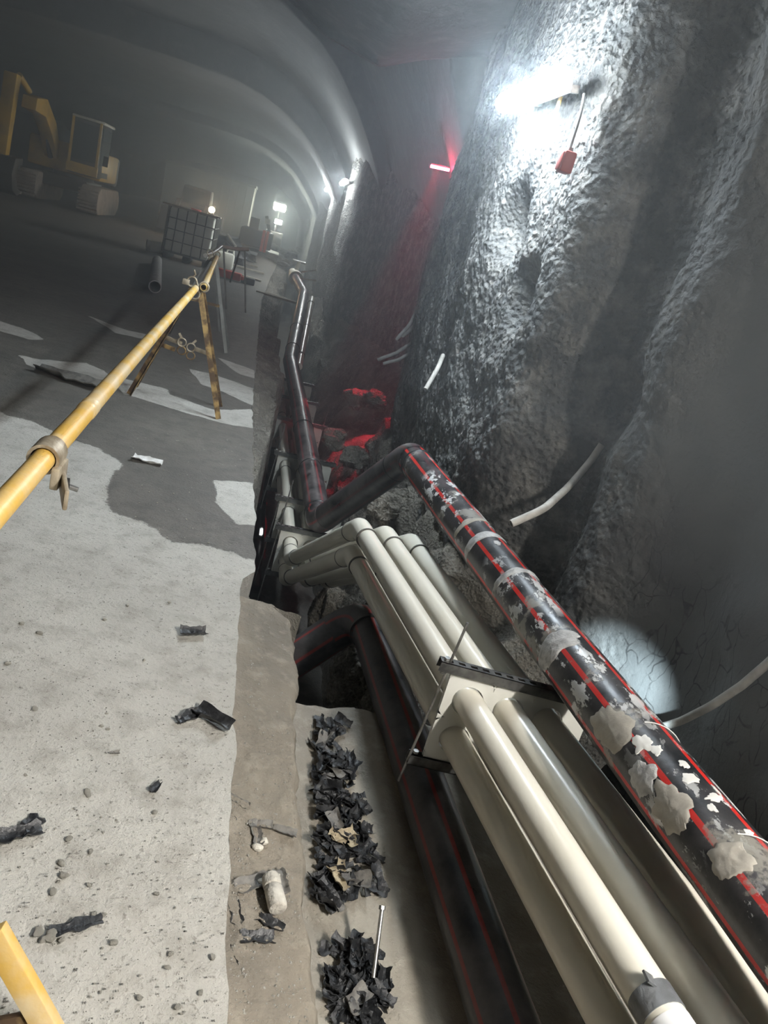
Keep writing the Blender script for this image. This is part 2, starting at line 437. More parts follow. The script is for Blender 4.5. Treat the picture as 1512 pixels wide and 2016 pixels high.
def poly_sdf(px, py, poly):
    """signed distance, positive inside"""
    d = np.full(px.shape, 1e9); ins = np.zeros(px.shape, bool); n = len(poly)
    for k in range(n):
        ax, ay = poly[k]; bx, by = poly[(k + 1) % n]; ex, ey = bx - ax, by - ay
        t = np.clip(((px - ax) * ex + (py - ay) * ey) / (ex * ex + ey * ey + 1e-12), 0, 1)
        d = np.minimum(d, np.hypot(px - ax - t * ex, py - ay - t * ey))
        c = ((ay > py) != (by > py)) & (px < (bx - ax) * (py - ay) / (by - ay + 1e-12) + ax); ins ^= c
    return np.where(ins, d, -d)
def on_slab(L): return [(PZ(a, b).x, PZ(a, b).y) for a, b in L]
DRY = [on_slab([(0, 805), (60, 830), (130, 860), (200, 880), (243, 912), (210, 965), (218, 1005), (300, 1040), (350, 1062), (420, 1080), (520, 1110)]) + [(.5, -3), (-8, -3), (-8, 5)],
       on_slab([(415, 945), (455, 945), (500, 950), (520, 1035), (470, 1030), (425, 985)]),
       on_slab([(228, 752), (300, 765), (360, 785), (420, 805), (500, 805), (500, 842), (440, 832), (380, 815), (300, 790), (240, 775)]),
       on_slab([(372, 724), (420, 735), (500, 765), (505, 800), (440, 770), (400, 755)]),
       on_slab([(36, 697), (80, 705), (170, 712), (215, 735), (330, 765), (330, 778), (200, 755), (100, 735), (50, 715)]),
       on_slab([(175, 622), (250, 650), (300, 660), (300, 672), (230, 655)]),
       on_slab([(-40, 620), (0, 630), (60, 650), (95, 668), (60, 668), (0, 650), (-40, 640)]),
       on_slab([(420, 700), (500, 728), (505, 745), (470, 735)])]
ys = dense((-3, .7, .3), (.7, 4, .025), (4, 9, .05), (9, 20, .15), (20, 78, 1.5))
s_ = np.concatenate([np.linspace(0, .8, 26)[:-1] , np.linspace(.8, 1, 130)])
Yf, Sf = np.meshgrid(ys, s_, indexing='ij')
XE = xe(Yf); Xf = -13.2 + (XE + 13.2) * Sf
Xf = np.where(Sf >= .999, Xf + .008 * fbm(Yf * 6, 0 * Yf, 0, 3), Xf)
dry = np.full(Xf.shape, -1.0)
for k, pl in enumerate(DRY): dry = np.maximum(dry, poly_sdf(Xf, Yf, pl) / (.16 if k == 0 else .09))
dry = np.clip(.5 + dry + .22 * fbm(Xf * 5, Yf * 3, 0, 11), 0, 1)
Zf = .006 * fbm(Xf * 1.1, Yf * 1.1, 0, 5) * np.clip(1 - Sf ** 40, 0, 1) + .0015 * fbm(Xf * 18, Yf * 18, 0, 9, 2) - .004
grid('floor', Xf, Yf, Zf, 'floor', attr={'dry': dry}, flip=True)
# slab edge face, down into the trench
yy = dense((-3, .8, .3), (.8, 6, .04), (6, 30, .15), (30, 78, 2)); tt = np.linspace(0, 1, 16)
YY, TT = np.meshgrid(yy, tt, indexing='ij')
dep = np.where(YY < 3.12, .12, 2.1)
XX = xe(YY) + .008 * fbm(YY * 6, 0 * YY, 0, 3) - .0 + np.where(YY < 3.12, 0, (.04 * fbm(YY * 2.2, TT * 5, 0, 21) + .02 * fbm(YY * 9, TT * 14, 0, 22)) * np.clip(TT * 3, 0, 1))
grid('trench_side', XX, YY, -.004 - TT * dep, 'block', flip=True)

# lower ledge beside the slab (dirty cut concrete), its broken edge, and the bench below it
LEDGE = [(-3, .62), (.9, .47), (1.135, .44), (1.5, .425), (2.0, .41), (2.5, .40), (2.9, .395), (3.02, .38), (3.10, .33)]
yl = dense((-3, .8, .2), (.8, 3.13, .018)); sl = np.concatenate([np.linspace(0, 1, 36), 1 + np.linspace(.02, 1, 16)])
Yl, Sl = np.meshgrid(yl, sl, indexing='ij')
x0 = xe(Yl) - .03; x1 = interp(Yl, LEDGE) + .012 * fbm(Yl * 5, Yl * 0, 0, 31) + .006 * fbm(Yl * 22, Yl * 0, 0, 32)
top = np.minimum(Sl, 1); dn = np.clip(Sl - 1, 0, 1)
Xl = x0 + (x1 - x0) * top + dn * .05 + np.where(dn > 0, .02 * fbm(Yl * 7, dn * 6, 0, 33), 0)
Zl = -.055 - .02 * top + .007 * fbm(Xl * 5, Yl * 5, 0, 34) + .003 * fbm(Xl * 40, Yl * 40, 0, 35, 2) - dn * .62 - .02 * np.clip((top - .93) / .07, 0, 1) ** 2
Zl = np.where(Sl < .001, -.055, Zl)
grid('ledge', Xl, Yl, Zl, 'dirt', flip=True)
# ledge end face
ze = np.linspace(-.07, -2.0, 20); xs = np.linspace(.12, .44, 14); XX, ZZ = np.meshgrid(xs, ze, indexing='ij')
grid('ledge_end', XX, 3.10 + .03 * fbm(XX * 8, ZZ * 8, 0, 41) - .02, ZZ, 'block', flip=True)
# broken lump of concrete on the ledge end
def rockmesh(c, size, seed, sub=3, rough=.25, flat=0.0):
    bm = bmesh.new(); bmesh.ops.create_icosphere(bm, subdivisions=sub, radius=1)
    co = np.array([v.co for v in bm.verts]); 
    d = 1 + rough * fbm(co[:, 0] * 1.3 + seed * 7.1, co[:, 1] * 1.3, co[:, 2] * 1.3, seed, 4)
    q = np.round(co * 2.2) / 2.2
    co = (co * .6 + q * .4) * d[:, None] * np.array(size)
    if flat: co[:, 2] = np.maximum(co[:, 2], -size[2] * flat)
    mb = MB(); mb.v = [Vector(x) + Vector(c) for x in co]; mb.f = [tuple(v.index for v in f.verts) for f in bm.faces]; mb.uv = [None] * len(mb.f)
    bm.free(); return mb
BENCH = -.55
yb = dense((.5, 3.0, .03),); xb = np.linspace(.38, 1.75, 70); Yb, Xb = np.meshgrid(yb, xb, indexing='ij')
endl = np.clip((2.98 + .12 * fbm(Xb * 4, Xb * 0, 0, 51) - Yb) / .05, 0, 1)
Zb = BENCH + .03 * fbm(Xb * 2.5, Yb * 2.5, 0, 52) + .005 * fbm(Xb * 18, Yb * 18, 0, 53) + .06 * np.clip((Yb - 2.4) / .5, 0, 1)
Yb2 = Yb.copy()
grid('bench', Xb, Yb2, Zb, 'bench', flip=True)
zz = np.linspace(0, 1, 14); XX, ZZ = np.meshgrid(np.linspace(.38, 1.75, 50), zz, indexing='ij')
zt = BENCH + .03 * fbm(XX * 2.5, 2.98 * 2.5 + XX * 0, 0, 52) + .005 * fbm(XX * 18, 2.98 * 18 + XX * 0, 0, 53) + .06
grid('bench_end', XX, 3.0 + .03 * fbm(XX * 7, ZZ * 7, 0, 55) * np.clip(ZZ * 4, 0, 1), zt - ZZ * 1.5, 'block', flip=True)
# crumbled shoulder between slab and trench further on
yk = dense((4.2, 12, .05), (12, 40, .25)); tk = np.linspace(0, 1.6, 40); Yk, Tk = np.meshgrid(yk, tk, indexing='ij')
wk = interp(Yk, [(4.2, .01), (5.0, .05), (6, .15), (7.5, .24), (9, .30), (12, .33), (20, .36), (40, .4)]) * (1 + .25 * fbm(Yk * 1.2, Yk * 0, 0, 61))
Xk = xe(Yk) - .02 + wk * np.minimum(Tk, 1) + np.clip(Tk - 1, 0, 1) * .08
Zk = -.06 - .10 * np.minimum(Tk, 1) + .05 * fbm(Xk * 5, Yk * 3, 0, 62) + .02 * fbm(Xk * 18, Yk * 14, 0, 63) - np.clip(Tk - 1, 0, 1) * 2.6
grid('trench_shoulder', Xk, Yk, Zk, 'bank', flip=True)
# trench bed and standing water
Yt, Xt = np.meshgrid(dense((2.9, 14, .12), (14, 60, .6)), np.linspace(.0, 1.9, 26), indexing='ij')
grid('trench_floor', Xt, Yt, -1.98 + .05 * fbm(Xt * 3, Yt * 3, 0, 71), 'mud', flip=True)
Yt, Xt = np.meshgrid(np.linspace(3.05, 22, 4), np.linspace(.02, .52, 3), indexing='ij')
tag(grid('water', Xt, Yt, -1.85 + 0 * Xt, 'water', kind='stuff', flip=True), 'dark standing water along the trench bottom beside the slab', 'water')

# right wall: shotcrete columns and hollows
WALL = [(-6, 2.65), (-3, 2.65), (-.8, 2.62), (.2, 2.3), (1.4, 2.28), (2.2, 2.27), (2.95, 2.22), (3.25, 2.06), (3.45, 1.90), (3.65, 1.88), (3.82, 1.96), (3.95, 2.06), (4.12, 2.03), (4.26, 1.70), (4.38, 1.53), (4.6, 1.50), (5.5, 1.50), (6.0, 1.51), (6.5, 1.53), (7.3, 1.56), (8.3, 1.60), (8.9, 1.66), (9.15, 1.80), (9.4, 2.10), (10, 2.25), (12, 2.22), (14, 2.1), (16, 2.0), (17.4, 1.75), (18.2, 1.45), (19.5, 1.38), (20.6, 1.37), (21.4, 1.5), (22.6, 1.7), (24, 1.5), (25.2, 1.33), (26.5, 1.3), (27.5, 1.5), (30, 1.6), (33, 1.35), (35, 1.3), (37, 1.55), (40, 1.45), (45, 1.3), (50, 1.5), (80, 1.5)]
_wy = np.linspace(-6, 80, 8601); _wx = interp(_wy, WALL)
_k = np.exp(-np.linspace(-2.2, 2.2, 25) ** 2); _k /= _k.sum(); _wx = np.convolve(np.pad(_wx, 12, 'edge'), _k, 'valid')
def wall_x(y, z):
    y = np.asarray(y, float); z = np.asarray(z, float)
    x = np.interp(y, _wy, _wx)
    x = x + .035 * fbm(y * .8, z * .6, 0, 81, 3) + .028 * fbm(y * 2.6, z * 2.0, 0, 82, 3)
    for py, pz, ry, rz, dpt in DENTS: x = x + dpt * np.exp(-(((y - py) / ry) ** 2 + ((z - pz) / rz) ** 2) ** 1.6)
    x = x + .10 * np.clip(-z, 0, 2)                                # foot goes back under
    return x
def dent(px, py, ry, rz, d):
    p = PX(px, py, 1.54); return (p.y, p.z, ry, rz, d)
DENTS = [dent(1010, 440, .24, .22, .17), dent(1030, 585, .17, .20, .15), dent(1075, 750, .35, .2, .08), dent(900, 520, .35, .6, .05)]
def wall_rough(y, z):
    g = np.clip((y - 2.9) / .8, 0, 1) * np.clip((30 - y) / 15, .3, 1)
    n = np.abs(noise(y * 21, z * 21, 0, 91)) + .7 * np.abs(noise(y * 40, z * 40, 0, 92))
    return (.024 * (n - .6)) * g
yw = dense((-6, 1.5, .25), (1.5, 3.2, .05), (3.2, 9.6, .022), (9.6, 14, .05), (14, 30, .12), (30, 80, .8)); zw = dense((-2.1, -.5, .12), (-.5, 3.3, .024), (3.3, 6.4, .1))
Yw, Zw = np.meshgrid(yw, zw, indexing='ij')
Xw = wall_x(Yw, Zw) + wall_rough(Yw, Zw)
rough_w = np.clip((Yw - 3.2 + .25 * fbm(Yw * 2, Zw * 2, 0, 95)) / .7, 0, 1)
grid('wall_right', Xw, Yw, Zw, 'shotcrete', attr={'rough': rough_w})
# smooth cracked render low on the near wall comes from the same surface; the bank of excavated rock below
ybk = dense((2.95, 9, .035), (9, 16, .06), (16, 40, .25)); tb = np.linspace(0, 1, 60); Yk, Tk = np.meshgrid(ybk, tb, indexing='ij')
zt = interp(Yk, [(2.9, -.55), (3.6, -.25), (4.6, -.05), (6, -.12), (7.5, -.35), (8.8, -.5), (9.5, -.35), (10.0, -.1), (10.3, 0), (13, 0), (15, -.1), (17, -.3), (40, -.3)])
xin = interp(Yk, [(2.9, 1.0), (3.5, .85), (4.0, .98), (4.6, 1.1), (40, 1.1)])
xo = wall_x(Yk, zt) + .12
prof = interp(Tk, [(0, 0), (.12, .28), (.3, .5), (.5, .62), (.68, .82), (.8, .97), (1, 1.0)])
Xk = xin + (xo - xin) * Tk; Zk = -2.0 + (zt + 2.0) * prof
amp = np.clip(Tk * 6, 0, 1) * np.clip((1 - Tk) * 5, .25, 1)
stepn = fbm(Yk * 1.1, Tk * 2.2, 0, 101, 3); stepn = np.round(stepn * 3) / 3 * .6 + stepn * .4
Zk = Zk + amp * (.20 * stepn + .07 * fbm(Yk * 4, Tk * 7, 0, 102) + .02 * fbm(Yk * 15, Tk * 22, 0, 103))
Xk = Xk + amp * (.10 * fbm(Yk * 1.5, Tk * 3, 5, 104) + .04 * fbm(Yk * 6, Tk * 9, 0, 105))
grid('rock_bank', Xk, Yk, Zk, 'bank', flip=True)

# ceiling vault in stepped rings
def ceil_z(x, y):
    p1 = 5.35 - .3 * np.sqrt((x + 6) ** 2 + 2.25)
    p1 = np.where(x > .64, np.maximum(p1, 3.31 + .36 * (x - .64)), p1) + .7 * np.clip((2 - y) / 3, 0, 1)
    d = x + 4.6; hw = np.where(d > 0, 5.5, 8.4)
    p2 = 4.7 - 1.65 * (np.abs(d) / hw) ** 4
    st = interp(y, [(9.5, 1.25), (16.9, 1.5), (17.1, .95), (23.9, .80), (24.1, .05), (37.9, .05), (38.1, -.3), (80, -.5)])
    near = p1 + .055 * np.clip(9.5 - y, 0, 14) + .06 * fbm(x * .7, y * .5, 0, 111, 3)
    return np.where(y < 9.5, near, np.maximum(p2 + st, -.5)) + .02 * fbm(x * 2, y * 2, 0, 112, 2)
yc = np.unique(np.concatenate([dense((-6, 9.4, .35),), [9.49, 9.51], dense((9.7, 16.8, .3),), np.linspace(16.9, 17.1, 5), dense((17.3, 23.8, .4),), np.linspace(23.9, 24.1, 5), dense((24.4, 37.8, .7),), np.linspace(37.9, 38.1, 3), dense((38.5, 80, 2),)]))
xc = dense((-13.4, -1.5, .3), (-1.5, 3.9, .08)); Yc, Xc = np.meshgrid(yc, xc, indexing='ij')
grid('ceiling', Xc, Yc, ceil_z(Xc, Yc), 'ceiling')
Yc, Zc = np.meshgrid(dense((-6, 80, .7),), np.linspace(-.4, 6, 16), indexing='ij')
grid('wall_left', -12.6 + .25 * fbm(Yc * .4, Zc * .5, 0, 121), Yc, Zc, 'shotcrete', flip=True)
Xc, Zc = np.meshgrid(np.linspace(-14, 3, 30), np.linspace(-2, 7, 16), indexing='ij')
grid('wall_back', Xc, 78 + .3 * fbm(Xc * .4, Zc * .5, 0, 122), Zc, 'shotcrete')

# ================================================================== LAMPS
def lamp(center, axis, out, label, m='tube', L=1.5, group='wall lamps along the tunnel', w=.11):
    center = Vector(center); d = Vector(axis).normalized(); n = Vector(out); n = (n - d * n.dot(d)).normalized(); u = d.cross(n)
    t = Thing('wall_lamp', center, label, 'lamp', group)
    rot = Matrix((d, n, u)).transposed()
    t.part(MB().box(center - n * .045, (L * .9, .05, w * .8), rot), 'housing', 'lampbody', bevel=.008)
    mb = MB(); h = w * .5; L2 = L / 2 - .01
    prof = [(-L2, .15), (-L2 + .015, .6), (-L2 + .05, .95), (-L2 + .09, 1), (L2 - .09, 1), (L2 - .05, .95), (L2 - .015, .6), (L2, .15)]
    mb.tube([center + n * .012 + d * x for x, _ in prof], [h * r for _, r in prof], 10)
    t.part(mb, 'diffuser', m)
    for e in (-1, 1): t.part(MB().box(center + d * e * (L * .45 + .01) - n * .045, (.02, .04, w * .6), rot), 'end_cap', 'lampbody', bevel=.006)
    for e in (-.55, .55): t.part(MB().box(center + d * e * L / 2 - n * .12, (.04, .12, .04), rot), 'bracket', 'steel')
    return t
c1, c2 = PX(1000, 212, 1.38), PX(1140, 155, 1.31)
L1 = lamp((c1 + c2) / 2 + Vector((-.05, 0, 0)), c2 - c1, (-1, 0, -.15), 'long glowing tube lamp on the nearest shotcrete column', w=.14)
lamp((1.20, 20.0, 2.72), (0, 1, 0), (-1, 0, -.15), 'distant glowing tube lamp on the second lit shotcrete column', 'tube_row')
lamp((1.12, 26.2, 2.75), (0, 1, 0), (-1, 0, -.15), 'farthest small glowing tube lamp on the right wall', 'tube_row')
lamp((2.38, -.9, 3.25), (0, 1, 0), (-1, 0, -.15), 'tube lamp on the right wall beside the photographer, out of the picture', 'tube_near')
# yellow tag and cord below the first lamp
q = PX(1103, 195, 1.42)
L1.part(MB().box(q + Vector((0, 0, -.06)), (.008, .05, .14)), 'strap', 'yellow'); L1.part(MB().box(q + Vector((0, .0, -.15)), (.012, .035, .03)), 'clip', 'clamp')
pts = [PX(a, b, 1.40) for a, b in ((1150, 185), (1146, 215), (1136, 250), (1126, 280), (1119, 306))]
L1.part(MB().tube(fillet(pts, .2, 4)[0], .008, 8), 'lamp_cord', 'hose_dark')
q = PX(1115, 320, 1.40)
jb = Thing('junction_box', q, 'small faded red junction box hanging on the cable under the lamp', 'box')
jb.part(MB().box(q, (.07, .085, .11)), 'body', 'redbox', bevel=.012); jb.part(MB().box(q + Vector((-.038, 0, 0)), (.008, .07, .09)), 'lid', 'redbox', bevel=.003); jb.part(MB().tube([q + Vector((0, 0, .05)), q + Vector((0, 0, .075))], .014, 10), 'gland', 'hose_dark')
# red lamp in the hollow beyond
rl = Thing('red_lamp', RED_AT, 'red glowing lamp on the wall beyond the first column', 'lamp')
a, b = PY(848, 325, 10.6), PY(884, 333, 10.6)
rl.part(MB().bar(a, b, .05, .04), 'housing', 'redbox', bevel=.008); rl.part(MB().bar(a + Vector((0, -.03, -.015)), b + Vector((0, -.03, -.015)), .03, .03), 'diffuser', 'red_lamp')

# ================================================================== PIPES
R_ = .055
def pipe_run(name, pts, label, cat='pipe', r=R_, m='pvc', fr=.10, group=None, elbow_m=None, seg=24, sock=.14, rings=(), ring_m='pvc_seam', ms=None, fat=1.10, ring_r=1.06):
    """a run of pipe: straight sections, elbows with sockets, joint rings"""
    t = Thing(name, pts[0], label, cat, group); P_, spans = fillet(pts, fr, 8)
    cuts = [(0, spans[0][0])] if spans else [(0, len(P_) - 1)]
    for k in range(len(spans)):
        e0 = spans[k][1]; e1 = spans[k + 1][0] if k + 1 < len(spans) else len(P_) - 1; cuts.append((e0, e1))
    for k, (a, b) in enumerate(cuts):
        line = [P_[a] + (P_[b] - P_[a]) * f for f in np.linspace(0, 1, 9)]
        t.part(MB().tube(line, r, seg), 'pipe_section', (ms[k] if ms else m))
        for (i, f) in rings:
            if i == k:
                q = P_[a] + (P_[b] - P_[a]) * f; d = (P_[b] - P_[a]).normalized()
                t.part(MB().tube([q - d * .012, q - d * .006, q + d * .006, q + d * .012], [r * 1.0, r * ring_r, r * ring_r, r * 1.0], seg), 'joint_ring', ring_m)
    for (a, b) in spans:
        d1 = (P_[a - 1] - P_[a]).normalized(); d2 = (P_[b + 1] - P_[b]).normalized()
        line = [P_[a] + d1 * sock] + P_[a:b + 1] + [P_[b] + d2 * sock]
        em = elbow_m or m
        e = t.part(MB().tube(line, r * fat, seg), 'elbow', em)
        for q, d in ((line[0], d1), (line[-1], d2)):
            t.part(MB().tube([q - d * .004, q + d * .006], r * fat * 1.025, seg), 'joint_ring', ring_m, parent=e)
    return t

# near bundle axis: from the far elbow to the photographer
def bundle(col, row):
    """col 0..2 (A, B, C), row 0 top, 1 bottom: near bundle"""
    dx = .172 * col; dz = -.178 * row - .016 * col
    near = Vector((1.335 + dx, .30, .115 + dz)); sp = Vector((.985 + dx, 2.18, .145 + dz)); far = Vector((.80 + dx * .95, 4.16, .0 + dz))
    return near, sp, far
def runpts(col, row):
    n_, s_, f_ = bundle(col, row)
    sh = .05 * col
    dn = Vector((.61 + .17 * col, 5.62 + sh, -.93 - .178 * row))
    far = Vector((.50 + .17 * col, 10.6, -1.0 - .178 * row)); far2 = Vector((.47 + .17 * col, 13.2, -.93 - .178 * row))
    return [n_, f_, dn, far2]
names = {(0, 0): 'cream PVC pipe nearest the slab, top row, taped at its near end', (1, 0): 'cream PVC pipe in the middle of the top row, half in shade', (2, 0): 'cream PVC pipe on the wall side of the top row under the black pipe',
         (0, 1): 'cream PVC pipe in the bottom row below the taped one', (1, 1): 'cream PVC pipe hidden in the middle of the bottom row', (2, 1): 'cream PVC pipe in the bottom row on the wall side'}
RUN = {}
for (c, r_), lb in names.items():
    pts = runpts(c, r_)
    if (c, r_) == (0, 0): pts[0] = Vector((1.335, .30, .115)) + (pts[1] - Vector((1.335, .30, .115))) * .0
    RUN[c, r_] = pipe_run('pvc_pipe', pts[::1], lb, group='cream pipes bundled in spacer plates', rings=((2, .30), (2, .62)) if r_ == 0 else ())
# tape and white sleeve near the end of the top pipe by the slab
t = RUN[0, 0]; n_, _, f_ = bundle(0, 0); d = (f_ - n_).normalized()
def along(p, q, y): return p + (q - p) * ((y - p.y) / (q.y - p.y))
qa = along(n_, f_, 1.135)
t.part(MB().tube([qa - d * .0, qa + d * .06], R_ * 1.045, 24), 'tape_wrap', 'tape')
t.part(MB().tube([qa - d * .30, qa - d * .015], R_ * 1.02, 24), 'end_sleeve', 'sleeve')
t.part(MB().box(qa + d * .055 + Vector((-.02, 0, .055)), (.05, .03, .006), Matrix.Rotation(.5, 3, 'Y')), 'tape_flap', 'tape')

# the big black pipe with red stripes
kk = lambda p, k: CAM + (Vector(p) - CAM) * k
near = kk((1.345, .0, .505), 1.14); elb = kk((1.085, 4.62, .37), 1.12); dn = Vector((.80, 5.98, -.70))
RB = .111
blk = [near, elb, dn, Vector((.66, 9.6, -.55)), Vector((.53, 11.8, -.42)), Vector((.66, 15.2, -.02)), Vector((.74, 17.3, .16)), Vector((.55, 19.6, .30))]
BP = t = Thing('black_pipe', near, 'large black pipe with red stripes and grout splashes running over the cream pipes', 'pipe')
P_, spans = fillet(blk, .17, 8)
idx = [0] + [i for s in spans for i in s] + [len(P_) - 1]
mats_ = ['pipe_near', 'pipe_link', 'pipe_far', 'pipe_far', 'pipe_far', 'pipe_far', 'pipe_far']
secs = []
k = 0
for i in range(0, len(idx), 2):
    a, b = idx[i], idx[i + 1]; line = [P_[a] + (P_[b] - P_[a]) * f for f in np.linspace(0, 1, 30 if k == 0 else 10)]
    secs.append((t.part(MB().tube(line, RB, 36), 'pipe_section', mats_[k]), P_[a], P_[b])); k += 1
for i, (a, b) in enumerate(spans):
    t.part(MB().tube([P_[a] - (P_[a] - P_[a-1]).normalized() * .04] + P_[a:b+1] + [P_[b] + (P_[b+1] - P_[b]).normalized() * .04], RB * 1.015, 36), 'elbow', ['pipe_link', 'pipe_far', 'pipe_far', 'pipe_far', 'pipe_far', 'pipe_far'][i])
def bead(a, b, f, rr=1.06, wd=.012, nm='weld_bead', m='weld'):
    q = a + (b - a) * f; d = (b - a).normalized()
    return t.part(MB().tube([q - d * wd, q - d * wd * .4, q + d * wd * .4, q + d * wd], [RB * .99, RB * rr, RB * rr, RB * .99], 36), nm, m)
s0 = secs[0]; bead(s0[1], s0[2], .972); 
bead(secs[2][1], secs[2][2], .03); bead(secs[2][1], secs[2][2], .33); bead(secs[2][1], secs[2][2], .7); bead(secs[1][1], secs[1][2], .1, 1.02); bead(secs[4][1], secs[4][2], .2); bead(secs[4][1], secs[4][2], .6)
# plaster collar bands and grout lumps on the near length
def on_pipe(a, b, y, ang, r=RB):
    q = along(a, b, y); d = (b - a).normalized(); sd = d.cross(Vector((0, 0, 1))).normalized(); up = sd.cross(d)
    return q, d, sd, up
def patch(y, ang0, ang1, ln, m, seed, nm='grout_patch', lift=.004):
    """a lump of grout that hugs the pipe with a ragged outline"""
    a, b = s0[1], s0[2]; y *= 1.14; ln *= 1.1; d = (b - a).normalized(); sd = d.cross(Vector((0, 0, 1))).normalized(); up = sd.cross(d)
    na, nl = 18, 44; mb = MB(); ca, ha = (ang0 + ang1) / 2, (ang1 - ang0) / 2
    for i in range(nl + 1):
        th = 2 * PI * i / nl
        for j in range(na // 2 + 1):
            rr = j / (na // 2) * (1 + .30 * float(fbm(math.cos(th) * 2.3 + seed * 3.3, math.sin(th) * 2.3, seed * 1.7, seed, 5)))
            an = math.radians(ca + ha * rr * math.cos(th)); ly = ln / 2 * rr * math.sin(th)
            q = along(a, b, y) + d * ly
            h = RB + .001 + lift * (1 - (j / (na // 2)) ** 3) * (1 + .7 * float(noise(an * 9, ly * 50, seed, 5))) - (.004 if j == na // 2 else 0)
            mb.v.append(q + (sd * math.cos(an) + up * math.sin(an)) * h)
    w_ = na // 2 + 1
    for i in range(nl):
        for j in range(na // 2): mb.f.append((i*w_ + j, (i+1)*w_ + j, (i+1)*w_ + j + 1, i*w_ + j + 1)); mb.uv.append(None)
    bm = None
    return t.part(mb, nm, m)
patch(1.68, 118, 196, .17, 'grout', 3, lift=.003); patch(1.36, 128, 190, .15, 'grout', 5, lift=.0025); patch(1.17, 110, 165, .10, 'grout', 8, lift=.003); patch(1.48, 140, 190, .10, 'film', 13, lift=.003)
patch(2.62, 30, 200, .05, 'film', 21, lift=.004); patch(3.0, 50, 210, .07, 'film', 27, lift=.003); patch(2.1, 90, 215, .13, 'film', 29, lift=.004)
patch(3.18, 70, 190, .05, 'grout', 37, lift=.003)
for k, (y, an, ln, wd) in enumerate([(1.52, 122, .04, 10), (1.45, 100, .035, 8), (1.40, 108, .04, 12), (1.33, 96, .03, 14), (1.30, 112, .03, 6), (1.22, 88, .02, 8), (1.56, 132, .07, 16), (1.36, 82, .05, 4), (1.10, 90, .02, 14), (3.7, 95, .06, 8), (2.9, 100, .06, 9), (2.4, 100, .05, 8)]):
    patch(y, an - wd, an + wd, ln, 'cream_paint' if y < 2 else 'film', 50 + k, 'paint_splash', .0015)
# clear film tie round the pipe: two thin white threads
for y in (1.80, 1.33):
    q, d, sd, up = on_pipe(s0[1], s0[2], y, 0)
    t.part(MB().tube([q + d * .03 * (a / 60) + (sd * math.cos(math.radians(a)) + up * math.sin(math.radians(a))) * (RB + .003) for a in range(20, 110, 8)], .0018, 5), 'thread', 'cream_paint')

# lower black pipe lying on the bench, with its elbow dropping into the trench
lowp = [Vector((1.20, .2, -.44)), PZ(716, 1208, -.40), PZ(560, 1310, -.80)]
t2 = Thing('black_pipe', lowp[0], 'dark black pipe with faint red stripes lying low under the cream pipes', 'pipe')
P_, spans = fillet(lowp, .2, 8); a, b = spans[0]
t2.part(MB().tube([lowp[0], P_[a]], .100, 32), 'pipe_section', 'pipe_low'); t2.part(MB().tube([P_[b], lowp[2]], .108, 32), 'pipe_section', 'pipe_low')
t2.part(MB().tube(P_[a:b+1], .108, 32), 'elbow', 'pipe_low')
t2.part(MB().tube([P_[a] - Vector((0, .012, 0)), P_[a] + Vector((0, .012, 0))], .112, 32), 'weld_bead', 'weld')

# pipe supports: spacer plate with holes, strut channels, threaded rods
def plate_mesh(O, ex, ez, en, cols, rows, cw, ch, hr, th, marg):
    mb = MB(); n = 24
    def emit(pts2):   # closed strips: list of (inner, outer)
        pass
    for c in range(cols):
        for r in range(rows):
            cx, cz = c * cw, -r * ch
            lo_x = -cw / 2 - (marg if c == 0 else 0); hi_x = cw / 2 + (marg + .06 if c == cols - 1 else 0)
            hi_z = ch / 2 + (marg if r == 0 else 0); lo_z = -ch / 2 - (marg if r == rows - 1 else 0)
            b = len(mb.v)
            for side in (0, 1):
                for j in range(n):
                    a = 2 * PI * (j + .5) / n; ca, sa = math.cos(a), math.sin(a)
                    mb.v.append(O + ex * (cx + ca * hr) + ez * (cz + sa * hr) + en * (th * (side - .5)))
                for j in range(n):
                    a = 2 * PI * (j + .5) / n; ca, sa = math.cos(a), math.sin(a)
                    tx = (hi_x if ca > 0 else -lo_x) / max(abs(ca), 1e-6); tz = (hi_z if sa > 0 else -lo_z) / max(abs(sa), 1e-6); k = min(tx, tz)
                    mb.v.append(O + ex * (cx + ca * k) + ez * (cz + sa * k) + en * (th * (side - .5)))
            for side in (0, 1):
                o = b + side * 2 * n
                for j in range(n):
                    j2 = (j + 1) % n; q = (o + j, o + n + j, o + n + j2, o + j2)
                    mb.f.append(q if side else q[::-1]); mb.uv.append(None)
            for j in range(n):
                j2 = (j + 1) % n
                mb.f.append((b + j, b + j2, b + 2*n + j2, b + 2*n + j)); mb.uv.append(None)
                mb.f.append((b + n + j, b + 3*n + j, b + 3*n + j2, b + n + j2)); mb.uv.append(None)
            # corners are cut by the rays; fill each cell corner with a small quad
            for sx in (-1, 1):
                for sz in (-1, 1):
                    x_ = hi_x if sx > 0 else lo_x; z_ = hi_z if sz > 0 else lo_z
                    x2 = x_ - sx * cw * .13; z2 = z_ - sz * ch * .13
                    mb.prism([(x_, z_), (x_, z2), (x2, z_)] if sx * sz < 0 else [(x_, z_), (x2, z_), (x_, z2)], lambda p, q, dd, cx=cx, cz=cz: O + ex * (cx + p) + ez * (cz + q) + en * (dd - th / 2), th)
    return mb
